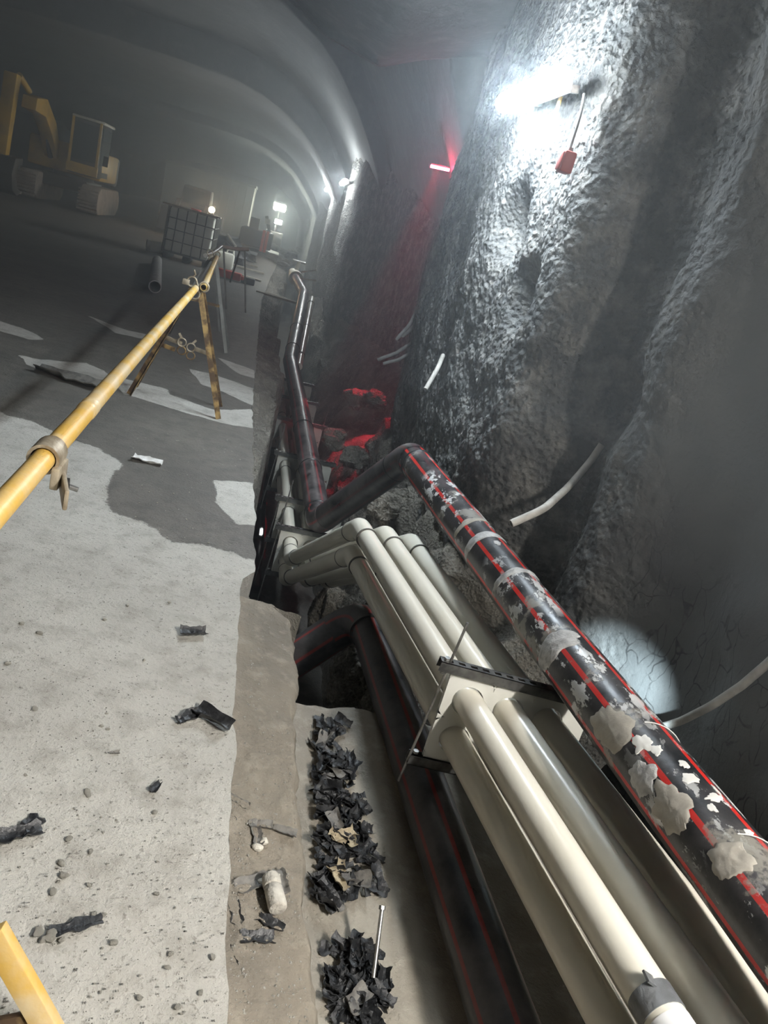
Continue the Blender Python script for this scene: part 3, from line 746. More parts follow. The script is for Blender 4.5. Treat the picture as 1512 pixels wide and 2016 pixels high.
def channel(a, b, up, w=.041, h=.041, th=.003, face=None):
    """slotted strut: a U channel with rows of slots on its top web"""
    a, b = Vector(a), Vector(b); d = (b - a).normalized(); up = Vector(up); up = (up - d * up.dot(d)).normalized(); sd = d.cross(up); L = (b - a).length
    rot = Matrix((d, sd, up)).transposed(); mb = MB()
    mb.box((a + b) / 2 + sd * (w/2 - th/2), (L, th, h), rot).box((a + b) / 2 - sd * (w/2 - th/2), (L, th, h), rot)
    mb.box((a + b) / 2 - up * (h/2 - th/2) + sd * 0, (L, w, th), rot) if False else None
    # web split round slots
    pos = 0.0; sl = .028; gap = .022; z = up * (h/2 - th/2)
    mb.box((a + b) / 2 + z + sd * w * .36, (L, w * .28, th), rot); mb.box((a + b) / 2 + z - sd * w * .36, (L, w * .28, th), rot)
    while pos < L:
        e = min(gap, L - pos); mb.box(a + d * (pos + e / 2) + z, (e, w * .46, th), rot); pos += gap + sl
    return mb
def nut(c, ax, r=.012, h=.010):
    return MB().tube([Vector(c) - Vector(ax) * h / 2, Vector(c) + Vector(ax) * h / 2], r, 6)
def support(O, ex, en, label, cols=3, rods=((-1, .18, .30), (1, .10, .12)), top=True, bottom=True, ext=(.05, .05), m='plate', hr=.064):
    O = Vector(O); ex = Vector(ex).normalized(); ez = Vector((0, 0, 1)); en = Vector(en).normalized()
    cw, ch, mg = .172, .178, .015
    t = Thing('pipe_support', O + ez * -(ch * 1.5 + mg), label, 'pipe support', 'pipe supports along the trench')
    t.part(plate_mesh(O, ex, ez, en, cols, 2, cw, ch, hr, .014, mg), 'spacer_plate', m, smooth=False)
    x0, x1 = -cw / 2 - mg, cw * (cols - .5) + mg; zt, zb = ch / 2 + mg + .021, -ch * 1.5 - mg - .021
    if top: t.part(channel(O + ex * (x0 - ext[0]) + ez * zt, O + ex * (x1 + ext[1]) + ez * zt, ez), 'strut_channel', 'strut', smooth=False)
    if bottom: t.part(channel(O + ex * (x0 - ext[0]) + ez * zb, O + ex * (x1 + ext[1]) + ez * zb, -ez), 'strut_channel', 'strut', smooth=False)
    for sd, up, dn in rods:
        q = O + ex * (x0 - ext[0] * .55 if sd < 0 else x1 + ext[1] * .55); lean = ex * .0
        a = q + ez * (zt + up) + ex * (.03 if sd < 0 else .02); b = q + ez * (zb - dn) - ex * .03
        rd = t.part(MB().tube([a, b], .0055, 8), 'threaded_rod', 'steel')
        t.part(nut(q + ez * (zt + .027) , ez), 'nut', 'steel', parent=rd); t.part(nut(q + ez * (zb + .03), ez), 'nut', 'steel', parent=rd); t.part(nut(q + ez * (zt - .03), ez), 'nut', 'steel', parent=rd)
    return t
n_, s_, f_ = bundle(0, 0); dn_ = (f_ - n_).normalized(); qs = along(n_, f_, 2.40); exn = Vector((1, 0, -.093))
support(qs, exn, dn_, 'nearest pipe support, clean white plate with slotted strut and long threaded rod', rods=((-1, .19, .12), (1, .05, .05)), ext=(.055, .05))
fd0, fd1 = runpts(0, 0)[2], runpts(0, 0)[3]
for k, (y, lb, rods) in enumerate([(5.95, 'pale pipe support at the foot of the sloping pipes beside the slab', ((-1, .42, .35),)), (6.66, 'pipe support just beyond the low black elbow, with a tall rod on its wall side', ((-1, .06, .45), (1, .35, .1))),
                             (8.1, 'pipe support in the trench beside the black pipe joint ring', ((-1, .32, .25), (1, .1, .1))), (9.7, 'pipe support in the trench near the middle of the straight black pipe', ((-1, .3, .2), (1, .3, .1))), (11.0, 'pipe support in the trench just before the black pipe bends left', ((-1, .25, .2), (1, .1, .1))), (12.3, 'farthest pipe support in the trench, level with the black pipe bend', ((-1, .2, .2),))]):
    support(along(fd0, fd1, y), (1, 0, 0), (0, 1, 0), lb, rods=rods, ext=(.05, .10), m='plate' if y < 6.5 else 'plate_edge')
# pale pipe standing higher on the wall side far down the trench
a, b = P(588, 722, 12.0), P(614, 588, 16.2)
pipe_run('pvc_pipe', [a, a + (b - a) * .5, b], 'pale pipe on the wall side of the far black pipe', r=.06, m='pvc', rings=((0, .25), (1, .8)), ring_r=1.15, fr=.02, sock=.02, fat=1.005)
vt = BP
bd = (blk[-1] - blk[-2]).normalized(); e = blk[-1]
vt.part(MB().tube([e - bd * .15, e + bd * .15], .17, 20), 'collar', 'pvc_dirty'); vt.part(MB().tube([e + bd * .15, e + bd * .9], .10, 16), 'spigot', 'pvc_dirty'); vt.part(MB().tube([e + bd * .3, e + bd * .3 + Vector((.05, 0, .35))], .05, 12), 'valve_stem', 'pvc_dirty'); vt.part(MB().tube([e + bd * .3 + Vector((-.12, 0, .35)), e + bd * .3 + Vector((.2, 0, .35))], .03, 10), 'handle', 'steel')
for k in range(2):
    a = e + Vector((.1, -.3 - .5 * k, .18 - .12 * k)); b = Vector((1.0, 19.2 - .6 * k, .62 - .2 * k))
    br = MB().bar(a, b, .04, .03); br = br.build('pipe_bracket', 'pvc_dirty'); tag(br, ['pale steel bracket from wall to the far pipe collar', 'lower pale steel bracket beside the far pipe bend'][k], 'bracket')

# ================================================================== CONDUITS ON THE WALL
def hose(pts, r, label, m='hose', name='conduit', group=None):
    P_, _ = fillet(pts, .3, 6); o = MB().tube(P_, r, 12, hollow=r * .25).build(name, m); return tag(o, label, 'conduit', group)
def onw(px, py, lift=0.0, x0=1.6, it=30):
    """the point of the wall surface that a sight line meets"""
    lo = None; d = ray(px, py); t = .8
    while t < 60:
        q = CAM + d * t
        if q.x > float(wall_x(q.y, q.z)) - lift: return q
        t += .02
    return CAM + d * 10
hose([onw(1185, 875, .02), onw(1165, 905, .05), onw(1120, 958, .16), onw(1070, 1003, .30), onw(1006, 1031, .46)], .021, 'cut grey conduit sticking out of the wall above the black pipe')
hose([onw(1250, 1440, .14), onw(1300, 1432, .12), onw(1340, 1420, .10), onw(1400, 1390, .08), onw(1460, 1350, .06), onw(1515, 1303, .05), onw(1580, 1235, .04)], .018, 'pale grey conduit curving up the wall from behind the black pipe')
hose([onw(872, 700, .05), onw(862, 725, .12), onw(838, 766, .2)], .018, 'short cut conduit stub low on the first column')
for k, (L, lb) in enumerate([([(838, 640), (815, 672), (780, 695), (744, 708)], 'longest grey conduit drooping from the column edge into the hollow'), ([(832, 622), (808, 650), (792, 662)], 'short grey conduit with cut end in the drooping bunch'), ([(842, 655), (818, 690), (785, 708), (755, 716)], 'lowest grey conduit of the drooping bunch'), ([(826, 600), (806, 640), (780, 668)], 'topmost thin grey conduit of the drooping bunch')]):
    hose([PY(a, b, 8.3 + .06 * j) for j, (a, b) in enumerate(L)], .02, lb, 'hose_dark', group='conduits drooping beyond the first column')

# ================================================================== HANDRAIL AND STANDS
TUBE_Z = .945
ta, tb_ = Vector((-.33, -.4, .955)), Vector((-.505, 5.75, .93))
hr = Thing('handrail_tube', (ta + tb_) / 2, 'long yellow scaffold tube with a sleeve joint, resting on the trestle', 'tube')
jy = 1.66; j = along(ta, tb_, jy); dt = (tb_ - ta).normalized()
hr.part(MB().tube([ta, j], .0235, 20, hollow=.004), 'tube_section', 'yellow'); hr.part(MB().tube([j, tb_], .0245, 20, hollow=.004), 'tube_section', 'yellow')
hr.part(MB().tube([along(ta, tb_, 2.06), along(ta, tb_, 2.065), along(ta, tb_, 2.085), along(ta, tb_, 2.09)], [.0245, .0265, .0265, .0245], 20), 'bead', 'yellow')
hr.part(MB().tube([along(ta, tb_, 2.11), along(ta, tb_, 2.115), along(ta, tb_, 2.125), along(ta, tb_, 2.13)], [.0245, .0262, .0262, .0245], 20), 'bead', 'yellow')
cp = Thing('tube_coupler', j, 'worn steel coupler with wedge plate clamped round the yellow tube', 'coupler')
rot = Matrix((dt.cross(Vector((0, 0, 1))).normalized(), dt, Vector((0, 0, 1)))).transposed()
cp.part(MB().tube([j - dt * .03, j + dt * .045], .034, 18, hollow=.007), 'clamp_band', 'clamp')
cp.part(MB().box(j + rot @ Vector((.03, .0, -.035)), (.018, .085, .05), rot), 'jaw', 'clamp', bevel=.004)
Rp = rot @ Matrix.Rotation(.28, 3, 'Z'); pc = j + rot @ Vector((.052, -.045, -.05))
pl = cp.part(MB().box(pc, (.010, .135, .046), Rp), 'wedge_plate', 'clamp', bevel=.004)
cp.part(MB().tube([pc + Rp @ Vector((.003, .025, .004)), pc + Rp @ Vector((.012, .025, .004))], .012, 12), 'bolt_head', 'dark', parent=pl)
cp.part(MB().tube([j + rot @ Vector((.02, -.01, -.05)), j + rot @ Vector((.075, -.01, -.06))], .006, 10), 'bolt', 'steel')

def ring(c, ax, R, r, n=18):
    ax = Vector(ax).normalized(); s = ax.orthogonal().normalized(); u = ax.cross(s); mb = MB()
    pts = [Vector(c) + (s * math.cos(2*PI*k/n) + u * math.sin(2*PI*k/n)) * R for k in range(n + 1)]
    return mb.tube(pts, r, 6, caps=False)
def angle_leg(a, b, w=.038, th=.005, flip=1):
    a, b = Vector(a), Vector(b); d = (b - a).normalized(); sd = Vector((flip, 0, 0)); sd = (sd - d * sd.dot(d)).normalized(); u = d.cross(sd)
    mb = MB(); rot = Matrix((sd, d, u)).transposed(); L = (b - a).length
    mb.box((a + b) / 2, (w, L, th), rot); mb.box((a + b) / 2 - sd * (w/2 - th/2) + u * (w/2), (th, L, w), rot); return mb
tr = Thing('trestle_stand', (-.52, 5.97, 0), 'rusty yellow A-frame trestle holding the near yellow tube', 'trestle', 'trestles along the slab edge')
apex = Vector((-.515, 5.95, .90))
f1, f2, f3 = PZ(430, 825), PZ(254, 776), PZ(432, 800); f3 = Vector((-.19, 6.28, 0)); f4 = Vector((-.88, 6.35, 0))
tr.part(angle_leg(f1 + Vector((0, 0, .0)), apex + Vector((.03, -.02, 0)), .040), 'leg', 'rust'); tr.part(angle_leg(f2, apex + Vector((-.03, -.02, 0)), .040, flip=-1), 'leg', 'rust')
tr.part(angle_leg(f3, apex + Vector((.035, .02, .03)), .036), 'leg', 'rust'); tr.part(angle_leg(f4, apex + Vector((-.03, .03, .02)), .036, flip=-1), 'leg', 'rust')
def at_leg(f, top, z): return f + (top - f) * (z / top.z)
for k, z in enumerate((.50, .42)):
    a = at_leg(f2 if k == 0 else f2, apex, z + (.0 if k == 0 else 0)); b = at_leg(f1, apex, z - .03)
    mid = (a + b) / 2; yo = 0 if k == 0 else .10
    a, b = a + Vector((0, yo, 0)), b + Vector((0, yo, 0)); mid = (a + b) / 2
    e1 = a + (mid - a) * (.80 if k == 0 else .55); e2 = b + (mid - b) * .55
    tr.part(MB().bar(a, e1, .014, .032), 'brace', 'clamp' if k == 0 else 'rust', bevel=.002)
    if k == 0: tr.part(MB().bar(e2, b, .014, .032), 'brace', 'clamp', bevel=.002)
    for e in (-.036, .036):
        c = mid + Vector((e, -.005, .005 - e * .3)); cr = tr.part(ring(c, (0, 1, .1), .031, .006), 'clip_ring', 'clamp' if k == 0 else 'rust')
        tr.part(MB().bar(c + Vector((e * .2, 0, .032)), c + Vector((e * .8, 0, .062)), .010, .016), 'latch', 'clamp' if k == 0 else 'rust', parent=cr)
hd = tr.part(MB().box(apex + Vector((.0, 0, .0)), (.09, .05, .05)), 'head_block', 'clamp', bevel=.008)
for c, lat in ((apex + Vector((-.035, -.05, .055)), True), (apex + Vector((.055, -.05, .04)), False), (apex + Vector((.0, -.06, -.025)), True)):
    cr = tr.part(ring(c, (0, 1, 0), .034, .007), 'clip_ring', 'clamp')
    if lat: tr.part(MB().tube([c + Vector((0, 0, .034)), c + Vector((.015, 0, .055)), c + Vector((.0, 0, .085))], .007, 8), 'latch', 'clamp', parent=cr)
tr.part(MB().box(apex + Vector((-.075, -.06, .045)), (.05, .05, .04)), 'jaw', 'clamp', bevel=.006)
# second tube from this trestle to the next, paler
ua, ub = apex + Vector((.055, -.10, .04)), Vector((-.62, 8.9, .97))
o = MB().tube([ua, ub], .0245, 18, hollow=.004).build('handrail_tube', 'yellow'); tag(o, 'second yellow tube running on from the trestle to the tank', 'tube')
# next trestles further on
def far_trestle(base, h, spread, label, rz=0):
    base = Vector(base); t = Thing('trestle_stand', base, label, 'trestle', 'trestles along the slab edge'); ap = base + Vector((0, 0, h))
    for sx, sy in ((-1, -1), (1, -1), (-1, 1), (1, 1)): t.part(angle_leg(base + Vector((sx * spread, sy * .18, 0)), ap + Vector((sx * .03, 0, 0)), .036, flip=sx), 'leg', 'cage')
    t.part(MB().box(ap, (.10, .05, .07)), 'head_block', 'clamp', bevel=.006)
    for sx in (-.04, .04): t.part(ring(ap + Vector((sx, -.04, .05)), (0, 1, 0), .03, .007), 'clip_ring', 'clamp')
    t.part(MB().bar(base + Vector((-spread * .5, -.1, h * .5)), base + Vector((spread * .5, -.1, h * .5)), .012, .03), 'brace', 'rust'); return t
far_trestle((-.66, 8.95, 0), .95, .34, 'dark trestle in front of the caged tank, second from the viewer')
b1, b2 = PZ(448, 575), PZ(492, 572)
t = Thing('barrier_stand', (b1 + b2) / 2, 'thin pale handrail stand with two straight posts beyond the trestle', 'stand')
tp = [P(424, 500, 12.6), PY(437, 485, 12.9), PY(488, 491, 13.2)]
ra = [PY(404, 503, 11.0), PY(420, 497, 11.6), PY(436, 485, 12.6), PY(462, 490, 12.7), PY(489, 491, 12.8)]
t.part(MB().tube(fillet(ra, .1, 4)[0], .028, 10), 'rail', 'pvc_dirty')
for (pa, pb, y) in (((440, 487), (449, 590), 12.6), ((482, 491), (492, 573), 12.8), ((420, 508), (430, 665), 10.2)):
    top_ = PY(*pa, y); bt = PY(*pb, y); bt.z = 0; t.part(MB().bar(Vector((bt.x, bt.y, 0)), top_, .026, .026), 'post', 'cage')
t.part(MB().bar(PY(453, 556, 12.75), PY(472, 495, 12.7), .02, .02), 'brace', 'cage')
# the yellow leg of a nearer stand in the bottom left corner
a, b = P(-14, 1830, 1.36), P(125, 2075, 1.40)
t = Thing('trestle_stand', (a + b) / 2, 'yellow steel leg of a near trestle at the bottom left corner', 'trestle', 'trestles along the slab edge')
t.part(MB().bar(a, a + (b - a) * 1.6, .028, .042, up=Vector((1, .1, .6))), 'leg', 'yellow', bevel=.003)
c, d = P(52, 2010, 1.385), P(-60, 2030, 1.42)
t.part(MB().bar(c, d, .012, .035), 'brace', 'rust', bevel=.002)

# ================================================================== THINGS ON THE SLAB
# grey pipe offcut standing on end, a second lying
q, q2 = PZ(303, 577), PZ(308, 522); u = Vector((0, 0, .095))
o = MB().tube([q + u, q2 + u], .095, 24, hollow=.014).build('pipe_offcut', 'concrete_pipe'); tag(o, 'long grey pipe lying on the slab, open end towards the viewer, left of the trestle', 'pipe offcut')
q = PZ(322, 503) - Vector((.42, 0, 0)); o = MB().tube([q + Vector((0, 0, .14)), q + Vector((.45, .12, .14))], .13, 18, hollow=.02).build('pipe_offcut', 'pvc_dirty'); tag(o, 'short pale pipe piece lying left of the caged tank', 'pipe offcut')

# caged tank on a pallet
B = Vector((-2.02, 19.6, 0))
t = Thing('caged_tank', B, 'white plastic tank in a steel cage standing on a pallet on the slab', 'tank')
W_, D_, H_ = 1.08, 1.15, 1.0
bt = MB().box(B + Vector((0, 0, .15 + H_ / 2)), (W_ - .08, D_ - .08, H_)); t.part(bt, 'tank_body', 'tank', bevel=.06)
t.part(MB().tube([B + Vector((0, 0, .15 + H_ - .01)), B + Vector((0, 0, .15 + H_ + .06))], .12, 16), 'cap', 'redbox')
for sx in (-1, 0, 1): t.part(MB().box(B + Vector((sx * .45, 0, .07)), (.12, D_, .14)), 'pallet_runner', 'ex_dark')
t.part(MB().box(B + Vector((0, 0, .145)), (W_ + .02, D_ + .02, .02)), 'pallet_deck', 'cage')
for k in range(6):
    x = -W_ / 2 + k * W_ / 5
    for sy in (-1, 1): t.part(MB().tube([B + Vector((x, sy * D_ / 2, .15)), B + Vector((x, sy * D_ / 2, .15 + H_))], .014, 6), 'cage_bar', 'cage')
for k in range(1, 5):
    y = -D_ / 2 + k * D_ / 5
    for sx in (-1, 1): t.part(MB().tube([B + Vector((sx * W_ / 2, y, .15)), B + Vector((sx * W_ / 2, y, .15 + H_))], .014, 6), 'cage_bar', 'cage')
for k in range(5):
    z = .17 + k * (H_ - .02) / 4; r = .02 if k == 4 else .013
    c4 = [B + Vector((sx * W_ / 2, sy * D_ / 2, z)) for sx, sy in ((-1, -1), (1, -1), (1, 1), (-1, 1))]
    for e in range(4): t.part(MB().tube([c4[e], c4[(e + 1) % 4]], r, 6), 'cage_hoop', 'cage' if k < 4 else 'pvc_dirty')
# plank along the top of the cage
o = MB().bar(B + Vector((-.68, -.57, 1.17)), B + Vector((.62, -.57, 1.17)), .10, .03).build('plank', 'timber'); tag(o, 'pale plank lying along the top of the caged tank', 'plank')
# red barrier, black end weight, white container
a, b = PZ(418, 541), PZ(473, 556)
t = Thing('barrier_block', (a + b) / 2, 'red plastic road barrier lying on the slab near the tank', 'barrier')
t.part(MB().bar(a + Vector((0, 0, .10)), b + Vector((0, 0, .10)), .24, .17), 'body', 'red', bevel=.03); t.part(MB().bar(b + Vector((0, 0, .10)), b + (b - a) * .10 + Vector((0, 0, .10)), .14, .08), 'end_lug', 'red', bevel=.01)
q = PZ(487, 559); o = MB().box(q + Vector((0, 0, .07)), (.30, .22, .14)).build('rubber_foot_block', 'ex_dark', bevel=.02); tag(o, 'black rubber foot block on the slab right of the red barrier', 'block')
q = PZ(437, 530) + Vector((0, .3, 0))
t = Thing('jerrycan', q, 'white plastic container between the caged tank and red barrier', 'container')
t.part(MB().box(q + Vector((0, 0, .2)), (.46, .35, .40)), 'body', 'tank', bevel=.07); t.part(MB().tube([q + Vector((-.1, 0, .4)), q + Vector((-.1, 0, .46))], .05, 10), 'cap', 'tank')
t.part(MB().tube(fillet([q + Vector((.02, 0, .38)), q + Vector((.04, 0, .48)), q + Vector((.18, 0, .48)), q + Vector((.2, 0, .38))], .03, 4)[0], .02, 8), 'handle', 'tank')
# red marker posts and low clutter beyond
for k, px in enumerate((512, 519)):
    q = PZ(px, 498 + 2 * k); o = Thing('marker_post', q, ['left one of two pink red marker posts by the far trench', 'right one of two pink red marker posts by the far trench'][k], 'post')
    o.part(MB().box(q + Vector((0, 0, .45)), (.12, .06, .9)), 'board', 'red', bevel=.01); o.part(MB().box(q + Vector((0, 0, .03)), (.13, .2, .06)), 'base', 'ex_dark')
for k, (px, py, L, dz, lb) in enumerate([(545, 590, .9, .05, 'pale timber plank across the trench shoulder'), (535, 582, .6, .02, 'short grey plank beside the plank across the shoulder'), (455, 513, 1.6, .03, 'thin pale plank on the slab behind the handrail stand'), (470, 527, 1.4, .03, 'pale plank on the slab right of the white container'), (478, 545, .9, .02, 'pale lath on the slab behind the rubber block')]):
    q = PZ(px, py, -.05 if k < 2 else 0); o = MB().box(q + Vector((0, 0, dz)), (L, .14, .045), Matrix.Rotation(-.25 if k < 2 else -.1, 3, 'Z')).build('plank', 'timber', bevel=.004); tag(o, lb, 'plank', 'planks lying about')
heap = [(560, 500, .40), (546, 495, .35), (540, 512, .35), (572, 508, .35), (590, 493, .3), (478, 499, .35), (466, 489, .4), (494, 487, .35), (577, 498, .3), (533, 490, .45), (555, 522, .25), (568, 520, .25)]
for k, (px, py, s) in enumerate(heap):
    q = PZ(px, py); o = rockmesh(q + Vector((0, 0, s * .2)), (s, s * .8, s * .42), 200 + k, 3, .35).build('boulder', 'bank', smooth=False); tag(o, 'grey broken rock in the spoil heaps at the far end of the slab', 'rock', 'spoil rocks far down the tunnel') if k not in (5, 6, 7) else tag(o, 'grey broken rock on the slab left of the red marker posts', 'rock', 'spoil rocks far down the tunnel')

for k, (px, py, y, s3, lb) in enumerate([(446, 478, 23.5, (.55, .45, .38), 'dark tarpaulin heap on the slab right behind the caged tank'), (478, 486, 26, (.5, .4, .22), 'low dark heap of hoses behind the handrail stand')]):
    q = PY(px, py, y); q.z = 0; o = rockmesh(q + Vector((0, 0, s3[2] * .5)), s3, 700 + k, 4, .5).build('tarpaulin_heap', 'ex_dark'); tag(o, lb, 'heap')
q0 = PY(448, 462, 23.2); q1 = PY(464, 485, 22.8); o = MB().tube([q0, q1], .035, 8).build('steel_rod', 'pvc_dirty'); tag(o, 'pale rod leaning on the dark heap behind the tank', 'rod')
# ------------------------------------------------------------------ excavator
E0 = Vector((-7.35, 29.0, 0))
t = Thing('excavator', E0, 'yellow crawler excavator parked on the left side of the dark tunnel', 'excavator')
def EV(x, y, z): return E0 + Vector((x, y, z))
for sx in (-1, 1):
    cx = sx * .95 + .25
    prof = [(-1.7, .45), (-1.62, .22), (-1.35, .04), (1.35, .04), (1.62, .22), (1.7, .45), (1.62, .68), (1.35, .88), (-1.35, .88), (-1.62, .68)]
    tk_ = t.part(MB().prism(prof, lambda p, q, d_, cx=cx: EV(cx - .3 + d_, p, q), .6), 'track', 'track', bevel=.05)
    for k in range(7): t.part(MB().box(EV(cx, -1.72 + .0, .14 + k * .1), (.62, .06, .05)), 'track_shoe', 'track', parent=tk_)
t.part(MB().box(EV(.25, .1, .75), (1.4, 2.2, .4)), 'chassis', 'ex_dark', bevel=.05)
t.part(MB().tube([EV(.25, .1, .9), EV(.25, .1, 1.05)], .65, 20), 'slew_ring', 'ex_dark')
t.part(MB().box(EV(.1, .7, 1.5), (2.3, 2.6, .9)), 'house', 'ex_yellow', bevel=.08); t.part(MB().box(EV(.1, 2.0, 1.45), (2.3, .5, 1.0)), 'counterweight', 'ex_dark', bevel=.12)
cb = t.part(MB().box(EV(.78, -.35, 1.95), (.95, 1.6, 1.65), taper=.92), 'cab', 'ex_dark', bevel=.06)
t.part(MB().box(EV(.78, -1.15, 2.1), (.74, .03, 1.1)), 'windscreen', 'glass', parent=cb); t.part(MB().box(EV(1.235, -.35, 2.1), (.03, 1.2, 1.1)), 'side_window', 'glass', parent=cb)
for sx in (.36, 1.2): t.part(MB().box(EV(sx, -1.17, 2.0), (.07, .05, 1.55)), 'cab_pillar', 'ex_yellow', parent=cb)
t.part(MB().box(EV(.78, -1.17, 1.3), (.95, .07, .3)), 'cab_sill', 'ex_yellow', parent=cb); t.part(MB().box(EV(.78, -.3, 2.8), (1.0, 1.6, .08)), 'cab_roof', 'pvc_dirty', parent=cb, bevel=.02)
bo = [(-.2, 1.5), (-1.1, 2.4), (-2.3, 2.95), (-3.3, 2.85), (-3.35, 2.5), (-2.3, 2.45), (-1.4, 2.0), (-.5, 1.3)]
t.part(MB().prism(bo, lambda p, q, d_: EV(-.55 + d_, p, q), .42), 'boom', 'ex_yellow', bevel=.04)
t.part(MB().tube([EV(-.35, -.6, 1.4), EV(-.35, -2.0, 2.7)], .09, 10), 'hydraulic_ram', 'steel')
t.part(MB().prism([(-3.05, 3.3), (-3.45, 3.3), (-3.75, 1.1), (-3.45, 1.0)], lambda p, q, d_: EV(-1.05 + d_ , p, q), .36), 'stick', 'ex_yellow', bevel=.03)
t.part(MB().tube([EV(-.65, -2.4, 3.0), EV(-.75, -3.1, 3.3)], .09, 10), 'stick_ram', 'ex_yellow')
bk = [(-3.3, 1.15), (-3.95, 1.1), (-4.15, .65), (-3.95, .22), (-3.5, .08), (-3.15, .2), (-3.5, .3), (-3.75, .6), (-3.6, .9), (-3.3, .95)]
bu = t.part(MB().prism(bk, lambda p, q, d_: EV(-1.35 + d_, p, q), 1.0), 'bucket', 'ex_dark', bevel=.02)
for k in range(5): t.part(MB().box(EV(-1.3 + k * .22, -3.1, .18), (.07, .2, .07)), 'bucket_tooth', 'track', parent=bu)
# site cabin, dark loader with an orange lamp, lamp tower at the far end
q = PY(310, 425, 42); q.z = 0
t = Thing('site_cabin', q + Vector((2.2, 1.2, 0)), 'pale site cabin standing far back in the tunnel haze', 'cabin')
t.part(MB().box(q + Vector((2.2, 1.2, 1.3)), (4.4, 2.4, 2.5)), 'body', 'cabin', bevel=.04); t.part(MB().box(q + Vector((2.2, 1.2, 2.6)), (4.5, 2.5, .12)), 'roof', 'cabin'); t.part(MB().box(q + Vector((1.0, -.02, 1.05)), (.85, .05, 2.0)), 'door', 'cabin')
for k in range(6): t.part(MB().box(q + Vector((2.0 + k * .4, -.015, 1.3)), (.06, .04, 2.3)), 'rib', 'cabin')
q = PY(380, 445, 31); q.z = 0
t = Thing('loader', q, 'dark wheeled loader with an orange work lamp behind the caged tank', 'loader')
t.part(MB().box(q + Vector((0, 0, .65)), (1.5, 3.2, .7)), 'body', 'ex_dark', bevel=.1); t.part(MB().box(q + Vector((-.05, .4, 1.35)), (1.1, 1.3, .8), taper=.88), 'cab', 'ex_dark', bevel=.06); t.part(MB().box(q + Vector((-.05, -.27, 1.4)), (.85, .03, .5)), 'windscreen', 'glass')
for sx in (-1, 1):
    for sy in (-1, 1): t.part(MB().tube([q + Vector((sx * .65, sy * 1.0, .48)), q + Vector((sx * .95, sy * 1.0, .48))], .48, 20), 'wheel', 'ex_dark')
t.part(MB().prism([(-2.7, .15), (-1.9, .1), (-1.75, .8), (-2.3, .9)], lambda p, qq, d_: q + Vector((-.9 + d_, p, qq)), 1.9), 'bucket', 'ex_dark')
for sx in (-.5, .5): t.part(MB().bar(q + Vector((sx, -1.2, 1.15)), q + Vector((sx, -2.1, .6)), .14, .2), 'lift_arm', 'ex_dark')
lp = PY(417, 413, 28.4); t.part(MB().tube([lp, lp + Vector((0, -.06, 0))], .10, 14), 'work_lamp', 'orange_lamp'); t.part(MB().bar(lp + Vector((0, .05, 0)), Vector((q.x + .6, q.y, 1.0)), .06), 'lamp_arm', 'ex_dark')
lp = PY(551, 408, 43.0); q = Vector((lp.x, 43.1, 0))
t = Thing('light_tower', q, 'glaring white flood lamp on a mast at the far end of the tunnel', 'lamp')
t.part(MB().tube([q, Vector((lp.x, 43.1, lp.z))], .05, 8), 'mast', 'cage'); t.part(MB().box(lp + Vector((0, .06, 0)), (.7, .1, .4)), 'housing', 'cage'); t.part(MB().box(lp, (.6, .05, .3)), 'lens', 'tube_far'); t.part(MB().box(q + Vector((0, 0, .4)), (.9, 1.4, .8)), 'base', 'ex_dark', bevel=.05)
l2_ = PY(548, 437, 42.0); t.part(MB().box(l2_, (.35, .05, .22)), 'lower_lens', 'tube_far'); t.part(MB().bar(l2_ + Vector((0, .05, 0)), Vector((q.x, 43.0, l2_.z)), .06), 'lamp_arm', 'cage')
q = PY(505, 470, 36); q.z = 0
t = Thing('drill_rig', q, 'hazy grey drill rig between the marker posts and far lamp', 'machine')
t.part(MB().box(q + Vector((0, 0, .45)), (1.4, 2.2, .7)), 'body', 'ex_dark', bevel=.08); t.part(MB().bar(q + Vector((.5, 0, .8)), PY(525, 425, 36), .14), 'mast', 'cage'); t.part(MB().bar(q + Vector((-.2, 0, .8)), q + Vector((-.2, 0, 1.25)), .4), 'cab', 'ex_dark')
t.part(MB().box(PY(527, 436, 35.8), (.22, .1, .22)), 'lamp_head', 'pvc_dirty')

# ================================================================== SMALL LITTER
def scrap_mesh(s, seed, curl=1.0, L=1.0, nx=9, ny=6):
    mb = MB(); r = random.Random(seed); 
    for i in range(nx):
        for j in range(ny):
            u, v = i / (nx - 1) - .5, j / (ny - 1) - .5
            x, y = u * s * L, v * s * .6 * (1 + .35 * float(noise(u * 6, seed, 0, 3)))
            z = s * (.16 * curl * (4 * v * v) + .09 * float(fbm(u * 3.1 + seed, v * 3.1, seed * .37, 7, 3)) + .03 * math.sin(u * 26 + seed) + .10)
            x += s * .06 * float(noise(v * 9, u * 3, seed, 8)); mb.v.append(Vector((x, y, max(z, .002))))
    for i in range(nx - 1):
        for j in range(ny - 1): mb.f.append((i*ny + j, (i+1)*ny + j, (i+1)*ny + j + 1, i*ny + j + 1)); mb.uv.append(None)
    n = len(mb.v); th = s * .025 + .0015
    mb.v += [v - Vector((0, 0, th)) for v in mb.v]
    mb.f += [tuple(k + n for k in f)[::-1] for f in mb.f]; mb.uv += [None] * (len(mb.f) - len(mb.uv))
    rim = [i*ny for i in range(nx)] + [(nx-1)*ny + j for j in range(1, ny)] + [i*ny + ny-1 for i in range(nx-2, -1, -1)] + [j for j in range(ny-2, 0, -1)]
    for k in range(len(rim)):
        a, b = rim[k], rim[(k+1) % len(rim)]; mb.f.append((a, a + n, b + n, b)); mb.uv.append(None)
    zmin = min(v.z for v in mb.v)
    for v in mb.v: v.z -= zmin
    return mb
